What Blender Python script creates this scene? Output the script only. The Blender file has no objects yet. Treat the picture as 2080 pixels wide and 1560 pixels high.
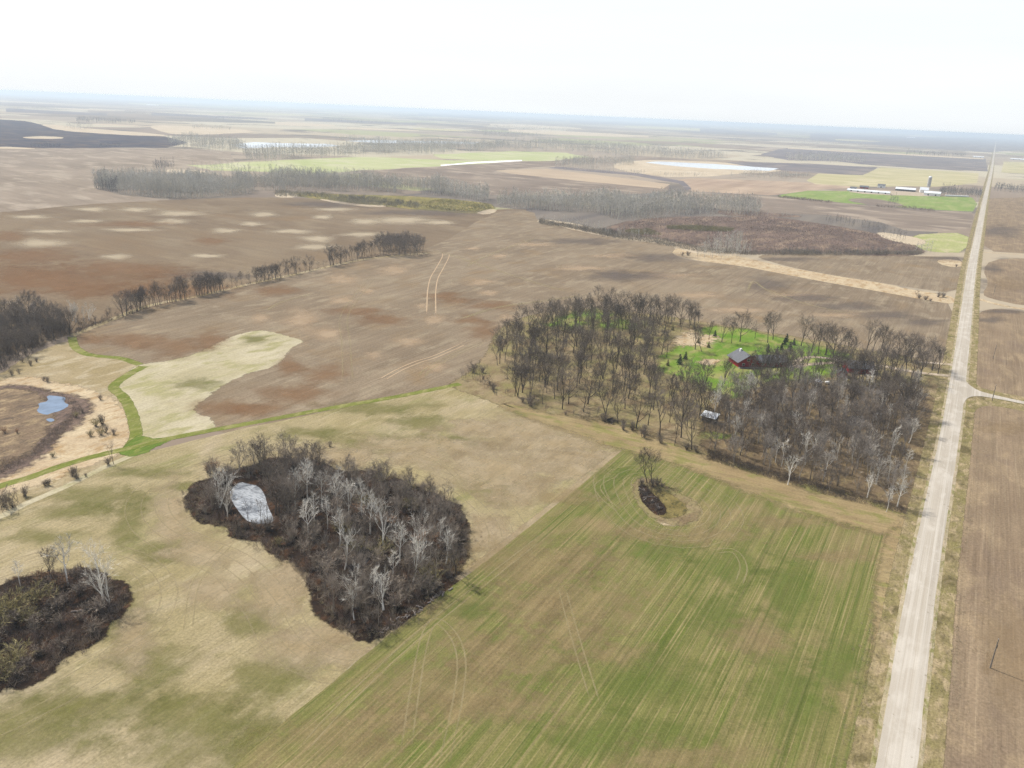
import bpy, math, random
import numpy as np
from mathutils import Vector, Matrix, noise as mnoise
from mathutils.geometry import tessellate_polygon

C = bpy.context.scene.collection
SC = bpy.context.scene
rad = math.radians

# ------------------------------------------------------------------ camera
CAM_H = 110.0
F_PX = 1583.0                     # focal length in pixels of a 2080 px wide frame
PITCH, ROLL = rad(19.18), rad(2.53)
FWD = np.array([0, math.cos(PITCH), -math.sin(PITCH)])
_R0 = np.array([1.0, 0, 0]); _U0 = np.array([0, math.sin(PITCH), math.cos(PITCH)])
RGT = math.cos(ROLL)*_R0 + math.sin(ROLL)*_U0
UPV = math.cos(ROLL)*_U0 - math.sin(ROLL)*_R0
cam = bpy.data.cameras.new('camera'); cam_o = bpy.data.objects.new('camera', cam); C.objects.link(cam_o)
cam.sensor_fit = 'HORIZONTAL'; cam.sensor_width = 36.0; cam.lens = 36.0*F_PX/2080.0
cam.clip_start = 1.0; cam.clip_end = 100000.0
M = Matrix([[RGT[i], UPV[i], -FWD[i]] for i in range(3)]).to_4x4()
M.translation = (0, 0, CAM_H); cam_o.matrix_world = M
SC.camera = cam_o

# ------------------------------------------------------------------ light
SUN_EL, SUN_AZ = rad(50), rad(-52)          # azimuth from +Y, clockwise positive
w = bpy.data.worlds.new('World'); SC.world = w; w.use_nodes = True
nt = w.node_tree; nt.nodes.clear()
out = nt.nodes.new('ShaderNodeOutputWorld')
sky = nt.nodes.new('ShaderNodeTexSky'); sky.sky_type = 'NISHITA'; sky.sun_disc = False
sky.sun_elevation = SUN_EL; sky.sun_rotation = SUN_AZ; sky.dust_density = 3.0; sky.air_density = 1.0
bg = nt.nodes.new('ShaderNodeBackground'); bg.inputs[1].default_value = 0.10
nt.links.new(sky.outputs[0], bg.inputs[0])
veil = nt.nodes.new('ShaderNodeBackground'); veil.inputs[0].default_value = (0.94, 0.975, 1.0, 1); veil.inputs[1].default_value = 0.85
tc = nt.nodes.new('ShaderNodeTexCoord'); mp = nt.nodes.new('ShaderNodeMapping'); mp.inputs['Scale'].default_value = (1.2, 1.2, 9)
nz = nt.nodes.new('ShaderNodeTexNoise'); nz.inputs['Scale'].default_value = 1.6; nz.inputs['Detail'].default_value = 6
rm = nt.nodes.new('ShaderNodeMapRange'); rm.inputs[1].default_value = 0.3; rm.inputs[2].default_value = 0.7
rm.inputs[3].default_value = 0.86; rm.inputs[4].default_value = 0.97
mx = nt.nodes.new('ShaderNodeMixShader')
nt.links.new(tc.outputs['Generated'], mp.inputs[0]); nt.links.new(mp.outputs[0], nz.inputs[0]); nt.links.new(nz.outputs[0], rm.inputs[0])
sx = nt.nodes.new('ShaderNodeSeparateXYZ'); nt.links.new(tc.outputs['Generated'], sx.inputs[0])
rz = nt.nodes.new('ShaderNodeMapRange'); rz.interpolation_type = 'SMOOTHSTEP'
for i_, v_ in enumerate((0.18, 0.62, 1.0, 0.15)): rz.inputs[i_+1].default_value = v_
nt.links.new(sx.outputs[2], rz.inputs[0])
ml = nt.nodes.new('ShaderNodeMath'); ml.operation = 'MULTIPLY'; nt.links.new(rm.outputs[0], ml.inputs[0]); nt.links.new(rz.outputs[0], ml.inputs[1])
nt.links.new(ml.outputs[0], mx.inputs[0]); nt.links.new(bg.outputs[0], mx.inputs[1]); nt.links.new(veil.outputs[0], mx.inputs[2])
nt.links.new(mx.outputs[0], out.inputs[0])
sun = bpy.data.lights.new('sun', 'SUN'); sun.energy = 4.4; sun.angle = rad(1.2); sun.color = (1, 0.95, 0.87)
sun_o = bpy.data.objects.new('sun', sun); C.objects.link(sun_o)
sd = Vector((math.sin(SUN_AZ)*math.cos(SUN_EL), math.cos(SUN_AZ)*math.cos(SUN_EL), math.sin(SUN_EL)))
sun_o.rotation_euler = sd.to_track_quat('Z', 'Y').to_euler(); sun_o.location = (0, 0, 400)
SC.view_settings.view_transform = 'Standard'; SC.view_settings.look = 'None'
SC.view_settings.exposure = 0.37; SC.view_settings.gamma = 1.0
SC.cycles.max_bounces = 5; SC.cycles.diffuse_bounces = 2; SC.cycles.transparent_max_bounces = 24
SC.cycles.volume_bounces = 1; SC.cycles.use_denoising = True; SC.cycles.denoising_input_passes = 'RGB_ALBEDO_NORMAL'; SC.cycles.denoising_prefilter = 'NONE'

# ------------------------------------------------------------------ helpers
def P(x, y):
    """the ground point seen at pixel x, y of the 2080 x 1560 photograph"""
    d = RGT*(x-1040) - UPV*(y-780) + FWD*F_PX
    dz = min(d[2], -1.5)
    t = CAM_H/-dz
    return np.array([d[0]*t, d[1]*t])

def pix(X, Y, Z=0.0):
    v = np.array([X, Y, Z-CAM_H]); z = v @ FWD
    return 1040 + F_PX*(v @ RGT)/z, 780 - F_PX*(v @ UPV)/z

ROAD_A = rad(-29.8)                          # rotation of the road axis about Z from +Y

def S(r, g, b, k=0.62):
    f = lambda c: (c/255/12.92 if c <= 10 else ((c/255+0.055)/1.055)**2.4)
    return (f(r)*k, f(g)*k, f(b)*k, 1.0)

def tag(o, label=None, cat=None, group=None, kind=None):
    for k, v in (('label', label), ('category', cat), ('group', group), ('kind', kind)):
        if v: o[k] = v
    return o

def mesh_obj(name, verts, faces, mat=None, parent=None, attr=None, smooth=False, mats=None, fmat=None):
    me = bpy.data.meshes.new(name)
    me.from_pydata([tuple(map(float, v)) for v in verts], [], [tuple(map(int, f)) for f in faces])
    for m in (mats or ([mat] if mat else [])): me.materials.append(m)
    if fmat is not None: me.polygons.foreach_set('material_index', fmat)
    if attr is not None:
        a = me.attributes.new('a', 'FLOAT', 'POINT'); a.data.foreach_set('value', np.asarray(attr, dtype=np.float32))
    if smooth: me.polygons.foreach_set('use_smooth', [True]*len(me.polygons))
    me.update()
    o = bpy.data.objects.new(name, me); C.objects.link(o)
    if parent: o.parent = parent
    return o

def tri_mesh(name, V, T, mat):
    """fast mesh from numpy vertices (n,3) and triangles (m,3)"""
    me = bpy.data.meshes.new(name)
    me.vertices.add(len(V)); me.vertices.foreach_set('co', np.ascontiguousarray(V, dtype=np.float32).ravel())
    me.loops.add(len(T)*3); me.loops.foreach_set('vertex_index', np.ascontiguousarray(T, dtype=np.int32).ravel())
    me.polygons.add(len(T)); me.polygons.foreach_set('loop_start', np.arange(0, len(T)*3, 3, dtype=np.int32))
    me.polygons.foreach_set('loop_total', np.full(len(T), 3, dtype=np.int32))
    me.materials.append(mat); me.update(calc_edges=True)
    return me

# ---------------------------------------------------------------- materials
class NB:
    def __init__(s, name):
        s.m = bpy.data.materials.new(name); s.m.use_nodes = True; s.t = s.m.node_tree
        s.b = s.t.nodes['Principled BSDF']; s.o = s.t.nodes['Material Output']
        s.b.inputs['Specular IOR Level'].default_value = 0.15; s.b.inputs['Roughness'].default_value = 0.95
    def n(s, typ, **kw):
        nd = s.t.nodes.new(typ)
        for k, v in kw.items(): setattr(nd, k, v)
        return nd
    def l(s, a, b): s.t.links.new(a, b)
    def pos(s): return s.n('ShaderNodeNewGeometry').outputs['Position']
    def mapping(s, vec, rot=0, scale=(1, 1, 1), loc=(0, 0, 0)):
        r = s.n('ShaderNodeMapping'); r.inputs['Rotation'].default_value = (0, 0, rot)
        s.l(vec, r.inputs[0])
        q = s.n('ShaderNodeMapping'); q.inputs['Scale'].default_value = scale; q.inputs['Location'].default_value = loc
        s.l(r.outputs[0], q.inputs[0]); return q.outputs[0]
    def noise(s, vec, scale=1.0, detail=3, rough=0.55, dist=0.0):
        nz = s.n('ShaderNodeTexNoise'); nz.inputs['Scale'].default_value = scale; nz.inputs['Detail'].default_value = detail
        nz.inputs['Roughness'].default_value = rough; nz.inputs['Distortion'].default_value = dist
        s.l(vec, nz.inputs['Vector']); return nz.outputs[0]
    def rng(s, v, a, b, c=0.0, d=1.0, smooth=False):
        r = s.n('ShaderNodeMapRange'); r.interpolation_type = 'SMOOTHSTEP' if smooth else 'LINEAR'
        for i, x in enumerate((a, b, c, d)): r.inputs[i+1].default_value = x
        s.l(v, r.inputs[0]); return r.outputs[0]
    def mix(s, fac, a, b, mode='MIX'):
        m = s.n('ShaderNodeMix', data_type='RGBA', blend_type=mode)
        for sock, v in ((m.inputs[0], fac), (m.inputs[6], a), (m.inputs[7], b)):
            if isinstance(v, (int, float)): sock.default_value = v
            elif isinstance(v, tuple): sock.default_value = v
            else: s.l(v, sock)
        return m.outputs[2]
    def math(s, op, a, b=0.0, clamp=False):
        m = s.n('ShaderNodeMath', operation=op, use_clamp=clamp)
        for i, v in enumerate((a, b)):
            if isinstance(v, (int, float)): m.inputs[i].default_value = v
            else: s.l(v, m.inputs[i])
        return m.outputs[0]
    def base(s, col):
        if isinstance(col, tuple): s.b.inputs['Base Color'].default_value = col
        else: s.l(col, s.b.inputs['Base Color'])
    def bump(s, h, strength=0.3, dist=0.3):
        b = s.n('ShaderNodeBump'); b.inputs['Strength'].default_value = strength; b.inputs['Distance'].default_value = dist
        s.l(h, b.inputs['Height']); s.l(b.outputs[0], s.b.inputs['Normal'])
    def fade(s, soft=0.5, vec=None, amount=1.0, rag=0.9, scale=0.35):
        """let the attribute a (1 inside, 0 at the rim) feather the sheet out raggedly"""
        at = s.n('ShaderNodeAttribute', attribute_name='a'); v = vec or s.pos()
        n1 = s.noise(v, scale, 5, 0.65)
        x = s.math('ADD', at.outputs['Fac'], s.rng(n1, 0.2, 0.8, -rag/2, rag/2))
        f = s.rng(x, 0.5-soft/2, 0.5+soft/2, 0.0, amount, True)
        tr = s.n('ShaderNodeBsdfTransparent'); ms = s.n('ShaderNodeMixShader')
        s.l(f, ms.inputs[0]); s.l(tr.outputs[0], ms.inputs[1]); s.l(s.b.outputs[0], ms.inputs[2])
        s.l(ms.outputs[0], s.o.inputs['Surface'])

def ground_mat(name, c1, c2, c3=None, c4=None, big=60, mid=12, rows=(0.8, 30), rowamt=0.35, grain=0.8, gamt=0.35,
               rot=ROAD_A, fade=None, bump=0.35, t3=(0.5, 0.62), t4=(0.55, 0.68), amount=1.0, rag=0.9, fscale=0.35, rowc=None):
    b = NB(name); p = b.pos()
    pr = b.mapping(p, -rot)
    col = b.mix(b.rng(b.noise(p, 1/big, 5, 0.6, 0.4), 0.36, 0.64), c1, c2)
    if c3: col = b.mix(b.rng(b.noise(b.mapping(p, -rot, (1/mid, 1/(mid*2.2), 1), (13, 7, 0)), 1.0, 5, 0.62, 0.3), *t3), col, c3)
    if c4: col = b.mix(b.rng(b.noise(b.mapping(p, -rot, (1/(mid*2.5), 1/(mid*4), 1), (-31, 17, 0)), 1.0, 6, 0.6, 0.5), *t4), col, c4)
    rn = b.noise(b.mapping(p, -rot, (1/rows[0], 1/rows[1], 1)), 1.0, 4, 0.6)
    rn2 = b.noise(b.mapping(p, -rot, (1/(rows[0]*5), 1/(rows[1]*3), 1), (5, 3, 0)), 1.0, 3, 0.6)
    g = b.noise(p, 1/grain, 6, 0.7)
    for (rc, lo, hi, am, wx) in (rowc or ()):
        rx = b.noise(b.mapping(p, -rot, (1/(rows[0]*wx), 1/(rows[1]*(1+wx*0.3)), 1), (wx*3, 11, 0)), 1.0, 4, 0.65)
        col = b.mix(b.rng(rx, lo, hi, 0, am), col, rc)
    k = b.math('ADD', b.rng(rn, 0.25, 0.75, -rowamt, rowamt), b.rng(rn2, 0.3, 0.7, -rowamt*0.6, rowamt*0.6))
    k = b.math('ADD', k, b.rng(g, 0.25, 0.75, -gamt, gamt))
    k = b.math('ADD', k, 1.0)
    kc = b.n('ShaderNodeCombineColor'); b.l(k, kc.inputs[0]); b.l(k, kc.inputs[1]); b.l(k, kc.inputs[2])
    b.base(b.mix(1.0, col, kc.outputs[0], 'MULTIPLY'))
    if bump: b.bump(b.math('ADD', g, rn), bump, 0.35)
    b.b.inputs['Specular IOR Level'].default_value = 0.0
    if fade is not None: b.fade(fade, None, amount, rag, fscale)
    return b.m

def plain_mat(name, col, rough=0.8, var=0.15, scale=1.0, spec=0.2, objrand=0.0, metal=0.0):
    b = NB(name); n = b.noise(b.pos(), scale, 4, 0.6)
    c = tuple(x*(1-var) for x in col[:3])+(1,); d = tuple(min(1, x*(1+var)) for x in col[:3])+(1,)
    f = b.rng(n, 0.3, 0.7)
    cc = b.mix(f, c, d)
    if objrand:
        oi = b.n('ShaderNodeObjectInfo')
        k = b.rng(oi.outputs['Random'], 0, 1, 1-objrand, 1+objrand)
        kc = b.n('ShaderNodeCombineColor')
        for i in range(3): b.l(k, kc.inputs[i])
        cc = b.mix(1.0, cc, kc.outputs[0], 'MULTIPLY')
    b.base(cc); b.b.inputs['Roughness'].default_value = rough; b.b.inputs['Specular IOR Level'].default_value = spec
    b.b.inputs['Metallic'].default_value = metal
    return b.m

# ---------------------------------------------------------------- ground sheets
def resample(pts, closed=True, jit=0.0, kstep=0.012, seed=0):
    """world polyline with points every ~1 % of their distance, nudged sideways by noise"""
    pts = [np.asarray(p) for p in pts]; n = len(pts); res = []
    for i in range(n if closed else n-1):
        a, b = pts[i], pts[(i+1) % n]; L = np.linalg.norm(b-a)
        st = max(1.2, kstep*np.linalg.norm((a+b)/2)); m = max(1, min(400, int(L/st)))
        for j in range(m): res.append(a+(b-a)*j/m)
    if not closed: res.append(pts[-1])
    res = np.array(res)
    if jit:
        d = np.roll(res, -1, 0)-np.roll(res, 1, 0); d /= (np.linalg.norm(d, axis=1)[:, None]+1e-9)
        nr = np.stack([-d[:, 1], d[:, 0]], 1)
        dist = np.linalg.norm(res, axis=1)
        for i in range(len(res)):
            s = 1/max(3.0, dist[i]*0.03)
            v = mnoise.noise(Vector((res[i, 0]*s, res[i, 1]*s, seed*7.3))) + 0.5*mnoise.noise(Vector((res[i, 0]*s*3, res[i, 1]*s*3, seed+3.1)))
            res[i] += nr[i]*v*jit*max(1.0, dist[i]/300)
    return res

def smooth_closed(pts, it=2):
    for _ in range(it):
        q = []
        for i in range(len(pts)):
            a, b = np.asarray(pts[i]), np.asarray(pts[(i+1) % len(pts)])
            q += [a*0.75+b*0.25, a*0.25+b*0.75]
        pts = q
    return pts

_seed = [0]; ZK = 0.2
def sheet(name, px, mat, z, soft=0.0, jit=0.5, rnd=1, kind='structure', world=False):
    _seed[0] += 1; z *= ZK
    pts = [np.asarray(p, float) if world else P(*p) for p in px]
    if rnd: pts = smooth_closed(pts, rnd)
    r = resample(pts, True, jit, seed=_seed[0]); n = len(r)
    area = 0.5*np.sum(r[:, 0]*np.roll(r[:, 1], -1)-np.roll(r[:, 0], -1)*r[:, 1])
    if area < 0: r = r[::-1].copy()
    tris = tessellate_polygon([[Vector((a, b, 0)) for a, b in r]])
    V = [(a, b, z) for a, b in r]; F = []
    for t in tris:
        a, b, c = (r[i] for i in t)
        F.append(t if (b[0]-a[0])*(c[1]-a[1])-(b[1]-a[1])*(c[0]-a[0]) > 0 else t[::-1])
    at = [1.0]*n
    if soft:
        d = np.roll(r, -2, 0)-np.roll(r, 2, 0); d /= (np.linalg.norm(d, axis=1)[:, None]+1e-9)
        o = r+np.stack([d[:, 1], -d[:, 0]], 1)*soft
        V += [(a, b, z) for a, b in o]; at += [0.0]*n
        F += [(i, n+i, n+(i+1) % n, (i+1) % n) for i in range(n)]
    return tag(mesh_obj(name, V, F, mat, attr=at), kind=kind)

def spline(pts, per=8):
    pts = [np.asarray(p, float) for p in pts]; q = [2*pts[0]-pts[1]]+pts+[2*pts[-1]-pts[-2]]; res = []
    for i in range(1, len(q)-2):
        p0, p1, p2, p3 = q[i-1:i+3]
        for j in range(per):
            t = j/per
            res.append(0.5*((2*p1)+(-p0+p2)*t+(2*p0-5*p1+4*p2-p3)*t*t+(-p0+3*p1-3*p2+p3)*t**3))
    res.append(pts[-1]); return np.array(res)

def ribbon_geo(pts, width, z, soft=0.35, off=0.0, taper=False, jit=0.0):
    r = resample(list(pts), False, jit, 0.02, seed=len(pts))
    d = np.gradient(r, axis=0); d /= (np.linalg.norm(d, axis=1)[:, None]+1e-9)
    nr = np.stack([-d[:, 1], d[:, 0]], 1); r = r+nr*off
    n = len(r); hw = np.full(n, width/2.0); 
    V = []; A = []; F = []
    for k, (s, a) in enumerate(((-1, 0), (-(1-soft), 1), ((1-soft), 1), (1, 0))):
        q = r+nr*(hw*s)[:, None]
        V += [(x, y, z) for x, y in q]
        aa = np.full(n, float(a))
        if taper:
            e = np.minimum(np.arange(n), np.arange(n)[::-1])/max(1, n*0.12); aa *= np.clip(e, 0, 1)
        A += list(aa)
    for k in range(3):
        for i in range(n-1):
            F.append((k*n+i, (k+1)*n+i, (k+1)*n+i+1, k*n+i+1)[::-1])
    return V, F, A

def ribbon(name, px, width, mat, z, soft=0.35, kind='structure', offs=(0.0,), taper=False, jit=0.0):
    pts = spline([P(*p) for p in px]); V = []; F = []; A = []; z *= ZK
    for o in offs:
        v, f, a = ribbon_geo(pts, width, z, soft, o, taper, jit); n = len(V)
        V += v; A += a; F += [tuple(i+n for i in q) for q in f]
    return tag(mesh_obj(name, V, F, mat, attr=A), kind=kind)

def blobs(name, items, mat, z):
    """soft-edged ground patches, each an ellipse given where it is seen"""
    V = []; F = []; A = []; K = 28; z *= ZK
    for q, (cx, cy, rx, ry) in enumerate(items):
        b = len(V); zz = z+0.0003*q
        c = P(cx, cy); V.append((c[0], c[1], zz)); A.append(1.0)
        wob = [1+0.45*mnoise.noise(Vector((math.cos(2*math.pi*k/K)*1.3+cx, math.sin(2*math.pi*k/K)*1.3+cy, 0))) for k in range(K)]
        for rr, a in ((0.45, 0.85), (0.95, 0.5), (1.45, 0.18), (1.95, 0.0)):
            for k in range(K):
                th = 2*math.pi*k/K
                p = P(cx+rx*rr*wob[k]*math.cos(th), cy-ry*rr*wob[k]*math.sin(th)); V.append((p[0], p[1], zz)); A.append(a)
        for k in range(K):
            k2 = (k+1) % K
            F.append((b, b+1+k, b+1+k2))
            for r in range(3): F.append((b+1+r*K+k, b+1+(r+1)*K+k, b+1+(r+1)*K+k2, b+1+r*K+k2))
    return tag(mesh_obj(name, V, F, mat, attr=A), kind='structure')

# ================================================================== GROUND
# far farmland: patchwork of section-line fields
b = NB('far_farmland'); p = b.pos()
vor = b.n('ShaderNodeTexVoronoi', distance='CHEBYCHEV'); vor.inputs['Scale'].default_value = 1.0; vor.inputs['Randomness'].default_value = 0.75
b.l(b.mapping(p, -ROAD_A, (1/700, 1/520, 1)), vor.inputs['Vector'])
sep = b.n('ShaderNodeSeparateColor'); b.l(vor.outputs['Color'], sep.inputs[0])
rp = b.n('ShaderNodeValToRGB'); cr = rp.color_ramp; cr.interpolation = 'CONSTANT'
cols = [(0.0, S(172, 158, 142)), (0.2, S(150, 134, 120)), (0.38, S(190, 176, 152)), (0.55, S(135, 122, 112)), (0.68, S(205, 196, 172)), (0.8, S(110, 104, 102)), (0.9, S(170, 172, 128))]
cr.elements[0].position = 0; cr.elements[0].color = cols[0][1]; cr.elements[1].position = cols[1][0]; cr.elements[1].color = cols[1][1]
for q, c in cols[2:]:
    e = cr.elements.new(q); e.color = c
b.l(sep.outputs[0], rp.inputs[0])
n1 = b.noise(p, 1/260, 6, 0.65)
col = b.mix(b.rng(n1, 0.55, 0.6), rp.outputs[0], S(120, 112, 104))
n2 = b.noise(b.mapping(p, -ROAD_A, (1/40, 1/900, 1)), 1.0, 4)
b.base(b.mix(b.rng(n2, 0.3, 0.7, 0, 0.35), col, S(205, 190, 165)))
b.b.inputs['Specular IOR Level'].default_value = 0.0
FAR = b.m
R = 38000
V = [(-R, -2500, 0), (R, -2500, 0), (R, R, 0), (-R, R, 0)]
tag(mesh_obj('ground', V, [(0, 1, 2, 3)], FAR), kind='structure')

soil = ground_mat('ploughed_soil', S(156, 140, 118), S(138, 122, 102), S(162, 147, 124), S(150, 129, 101), big=70, mid=10, rows=(0.9, 40), rowamt=0.16, gamt=0.34, grain=0.9, t4=(0.54, 0.7), rowc=((S(192, 176, 152), 0.56, 0.72, 0.4, 0.9), (S(124, 108, 90), 0.54, 0.7, 0.5, 2.5)))
soil_left = ground_mat('ploughed_soil_west', S(148, 131, 108), S(130, 113, 93), S(150, 134, 111), S(142, 121, 95), big=120, mid=34, rows=(1.6, 60), rowamt=0.10, gamt=0.26, grain=1.4, rot=ROAD_A+rad(90), t4=(0.52, 0.7), rowc=((S(126, 108, 94), 0.54, 0.7, 0.5, 2.5),))
soil_tan = ground_mat('tan_soil', S(168, 153, 136), S(150, 136, 120), S(182, 168, 150), big=160, mid=30, rows=(6, 140), rowamt=0.12, gamt=0.1, grain=3, rot=ROAD_A+rad(80))
soil_far = ground_mat('distant_soil', S(156, 141, 126), S(138, 124, 112), S(178, 163, 145), big=160, mid=40, rows=(7, 160), rowamt=0.13, gamt=0.08, grain=4, rot=ROAD_A+rad(90))
soil_right = ground_mat('east_soil', S(156, 137, 113), S(144, 125, 103), S(168, 148, 120), S(140, 122, 104), big=40, mid=10, rows=(0.6, 40), rowamt=0.16, gamt=0.36, grain=0.7, rowc=((S(182, 164, 136), 0.54, 0.7, 0.5, 1.2),))
straw = ground_mat('straw_grass', S(214, 196, 164), S(200, 178, 146), S(186, 160, 122), big=14, mid=4, rows=(1.2, 5), rowamt=0.12, gamt=0.3, grain=0.8, fade=0.35)
straw_far = ground_mat('distant_straw', S(220, 204, 178), S(206, 188, 160), big=60, mid=20, rows=(3, 20), rowamt=0.1, gamt=0.15, grain=3, fade=0.3)
meadow = ground_mat('hay_meadow', S(182, 168, 134), S(168, 155, 114), S(142, 140, 90), S(194, 178, 150), big=45, mid=11, rows=(0.6, 7), rowamt=0.12, gamt=0.36, grain=0.6, t3=(0.52, 0.74), t4=(0.5, 0.70), rowc=((S(150, 136, 104), 0.5, 0.7, 0.5, 1.4), (S(204, 190, 158), 0.54, 0.7, 0.5, 3.0)))
hay_pale = ground_mat('pale_hay', S(204, 194, 166), S(190, 180, 146), S(176, 170, 126), big=24, mid=8, rows=(0.8, 9), rowamt=0.12, gamt=0.24, grain=0.9, fade=0.3)
grass_tan = ground_mat('tan_grass', S(180, 164, 132), S(166, 150, 112), S(192, 178, 148), big=20, mid=6, rows=(0.8, 5), rowamt=0.12, gamt=0.3, grain=0.8, fade=0.4)
greenfield = ground_mat('winter_rye', S(122, 125, 70), S(136, 131, 82), S(110, 121, 58), S(150, 134, 96), big=40, mid=7, rows=(0.5, 50), rowamt=0.16, gamt=0.34, grain=0.45, t3=(0.5, 0.7), t4=(0.5, 0.68), rowc=((S(172, 156, 114), 0.52, 0.64, 0.8, 0.9), (S(88, 106, 46), 0.52, 0.66, 0.65, 1.9), (S(160, 142, 106), 0.54, 0.7, 0.45, 6.0)))
headland = ground_mat('headland', S(174, 156, 116), S(160, 140, 104), S(146, 140, 88), big=16, mid=5, rows=(0.8, 20), rowamt=0.2, gamt=0.25, grain=0.7, rot=rad(-115), fade=0.9)
lawn_g = ground_mat('lawn', S(110, 146, 52), S(134, 154, 70), S(162, 160, 100), big=16, mid=8, rows=(1.5, 4), rowamt=0.12, gamt=0.25, grain=0.7, fade=0.9, rag=1.3, fscale=0.12, t3=(0.48, 0.62))
path_g = ground_mat('mown_grass', S(138, 142, 78), S(122, 132, 60), S(160, 156, 102), big=12, mid=3, rows=(0.8, 4), rowamt=0.15, gamt=0.25, grain=0.6, fade=0.35)
verge_m = ground_mat('verge_grass', S(164, 148, 112), S(140, 132, 86), S(182, 164, 130), S(116, 106, 74), big=10, mid=2.2, rows=(0.6, 2.5), rowamt=0.2, gamt=0.4, grain=0.5, fade=0.3)
woodfloor = ground_mat('grove_floor', S(162, 144, 114), S(146, 138, 92), S(138, 120, 92), big=18, mid=6, rows=(0.8, 4), rowamt=0.15, gamt=0.3, grain=0.8, fade=0.4)
litter = ground_mat('leaf_litter', S(136, 118, 92), S(118, 102, 80), S(150, 132, 98), S(98, 84, 68), big=9, mid=3, rows=(0.8, 3), rowamt=0.2, gamt=0.4, grain=0.6, fade=0.4)
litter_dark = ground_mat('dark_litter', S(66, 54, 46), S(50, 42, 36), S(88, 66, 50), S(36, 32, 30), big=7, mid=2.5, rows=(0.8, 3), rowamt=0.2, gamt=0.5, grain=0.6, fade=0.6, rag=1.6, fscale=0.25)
sedge = ground_mat('sedge', S(146, 126, 104), S(128, 112, 94), S(168, 148, 118), S(112, 98, 86), big=12, mid=3, rows=(0.8, 2), rowamt=0.2, gamt=0.45, grain=0.7, fade=0.5)
cattail = ground_mat('cattail_margin', S(120, 104, 96), S(140, 120, 106), S(98, 86, 80), big=8, mid=2.5, rows=(0.6, 2), rowamt=0.25, gamt=0.5, grain=0.7, fade=0.6)
purple = ground_mat('purple_marsh', S(134, 114, 102), S(114, 98, 88), S(150, 130, 112), big=60, mid=18, rows=(3, 12), rowamt=0.2, gamt=0.3, grain=2.5, fade=0.5)
olive = ground_mat('olive_marsh', S(150, 140, 84), S(128, 122, 76), S(168, 152, 104), big=20, mid=8, rows=(2, 6), rowamt=0.2, gamt=0.3, grain=2, fade=0.5)
palegreen = ground_mat('pale_green_crop', S(200, 202, 154), S(186, 194, 136), S(208, 206, 168), big=120, mid=50, rows=(8, 200), rowamt=0.08, gamt=0.06, grain=4, rot=ROAD_A+rad(90))
farmgreen = ground_mat('farm_green', S(136, 160, 84), S(152, 168, 98), S(164, 172, 112), big=60, mid=24, rows=(5, 60), rowamt=0.1, gamt=0.1, grain=3)
yellowfield = ground_mat('yellow_stubble', S(204, 194, 150), S(188, 180, 136), S(214, 202, 164), big=120, mid=40, rows=(6, 150), rowamt=0.08, gamt=0.06, grain=4, rot=ROAD_A+rad(90))
burnt = ground_mat('dark_field', S(90, 84, 88), S(70, 68, 80), S(112, 98, 90), big=120, mid=40, rows=(8, 60), rowamt=0.2, gamt=0.1, grain=5, rot=ROAD_A+rad(90))
darkfar = ground_mat('dark_distant_field', S(138, 130, 130), S(122, 116, 118), S(158, 146, 138), big=160, mid=50, rows=(8, 120), rowamt=0.12, gamt=0.06, grain=5, rot=ROAD_A+rad(90))
gravel = ground_mat('gravel', S(204, 195, 181), S(194, 185, 170), S(214, 206, 193), big=20, mid=5, rows=(0.35, 90), rowamt=0.08, gamt=0.07, grain=0.3, bump=0.1, rowc=((S(222, 215, 203), 0.5, 0.68, 0.8, 3.0), (S(178, 168, 152), 0.54, 0.7, 0.6, 2.0)))
drive_m = ground_mat('drive_gravel', S(212, 196, 176), S(196, 178, 156), S(180, 164, 132), big=10, mid=3, rows=(0.6, 8), rowamt=0.08, gamt=0.14, grain=0.5, fade=0.4)
pale_soil = ground_mat('pale_knoll', S(208, 184, 154), S(198, 172, 140), big=8, mid=4, rows=(0.9, 14), rowamt=0.1, gamt=0.14, grain=1.0, fade=1.0, amount=0.65, rag=0.8, fscale=0.1)
pale_soil_far = ground_mat('pale_knoll_far', S(216, 200, 172), S(206, 190, 162), big=20, mid=9, rows=(1.2, 20), rowamt=0.06, gamt=0.08, grain=2, rot=ROAD_A+rad(90), fade=1.0, amount=0.75, rag=0.4, fscale=0.06)
rust = ground_mat('rust_soil', S(164, 128, 94), S(154, 118, 86), big=10, mid=4, rows=(0.9, 14), rowamt=0.12, gamt=0.2, grain=1.0, fade=1.0, amount=0.5, rag=1.0, fscale=0.09)
damp = ground_mat('damp_soil', S(122, 112, 106), S(132, 119, 110), big=10, mid=6, rows=(1, 18), rowamt=0.1, gamt=0.1, grain=1.2, fade=1.0, amount=0.5, rag=0.7, fscale=0.06)
track_m = ground_mat('wheel_track', S(206, 182, 152), S(194, 170, 140), big=6, mid=3, rows=(0.6, 8), rowamt=0.1, gamt=0.15, grain=0.5, fade=0.6, rag=0.7)
swath = ground_mat('mown_swath', S(200, 184, 148), S(186, 172, 130), big=6, mid=3, rows=(0.6, 8), rowamt=0.1, gamt=0.2, grain=0.5, fade=0.8, rag=1.8, amount=0.32, fscale=0.09)
track_faint = ground_mat('faint_track', S(198, 182, 142), S(186, 172, 128), big=6, mid=3, rows=(0.6, 8), rowamt=0.1, gamt=0.2, grain=0.5, fade=0.8, rag=1.5, amount=0.42, fscale=0.12)
olive_patch = ground_mat('olive_tuft', S(142, 138, 82), S(130, 132, 70), S(152, 146, 96), big=8, mid=3, rows=(0.7, 6), rowamt=0.15, gamt=0.35, grain=0.7, fade=1.0, rag=1.2, amount=0.5, fscale=0.12)
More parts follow.
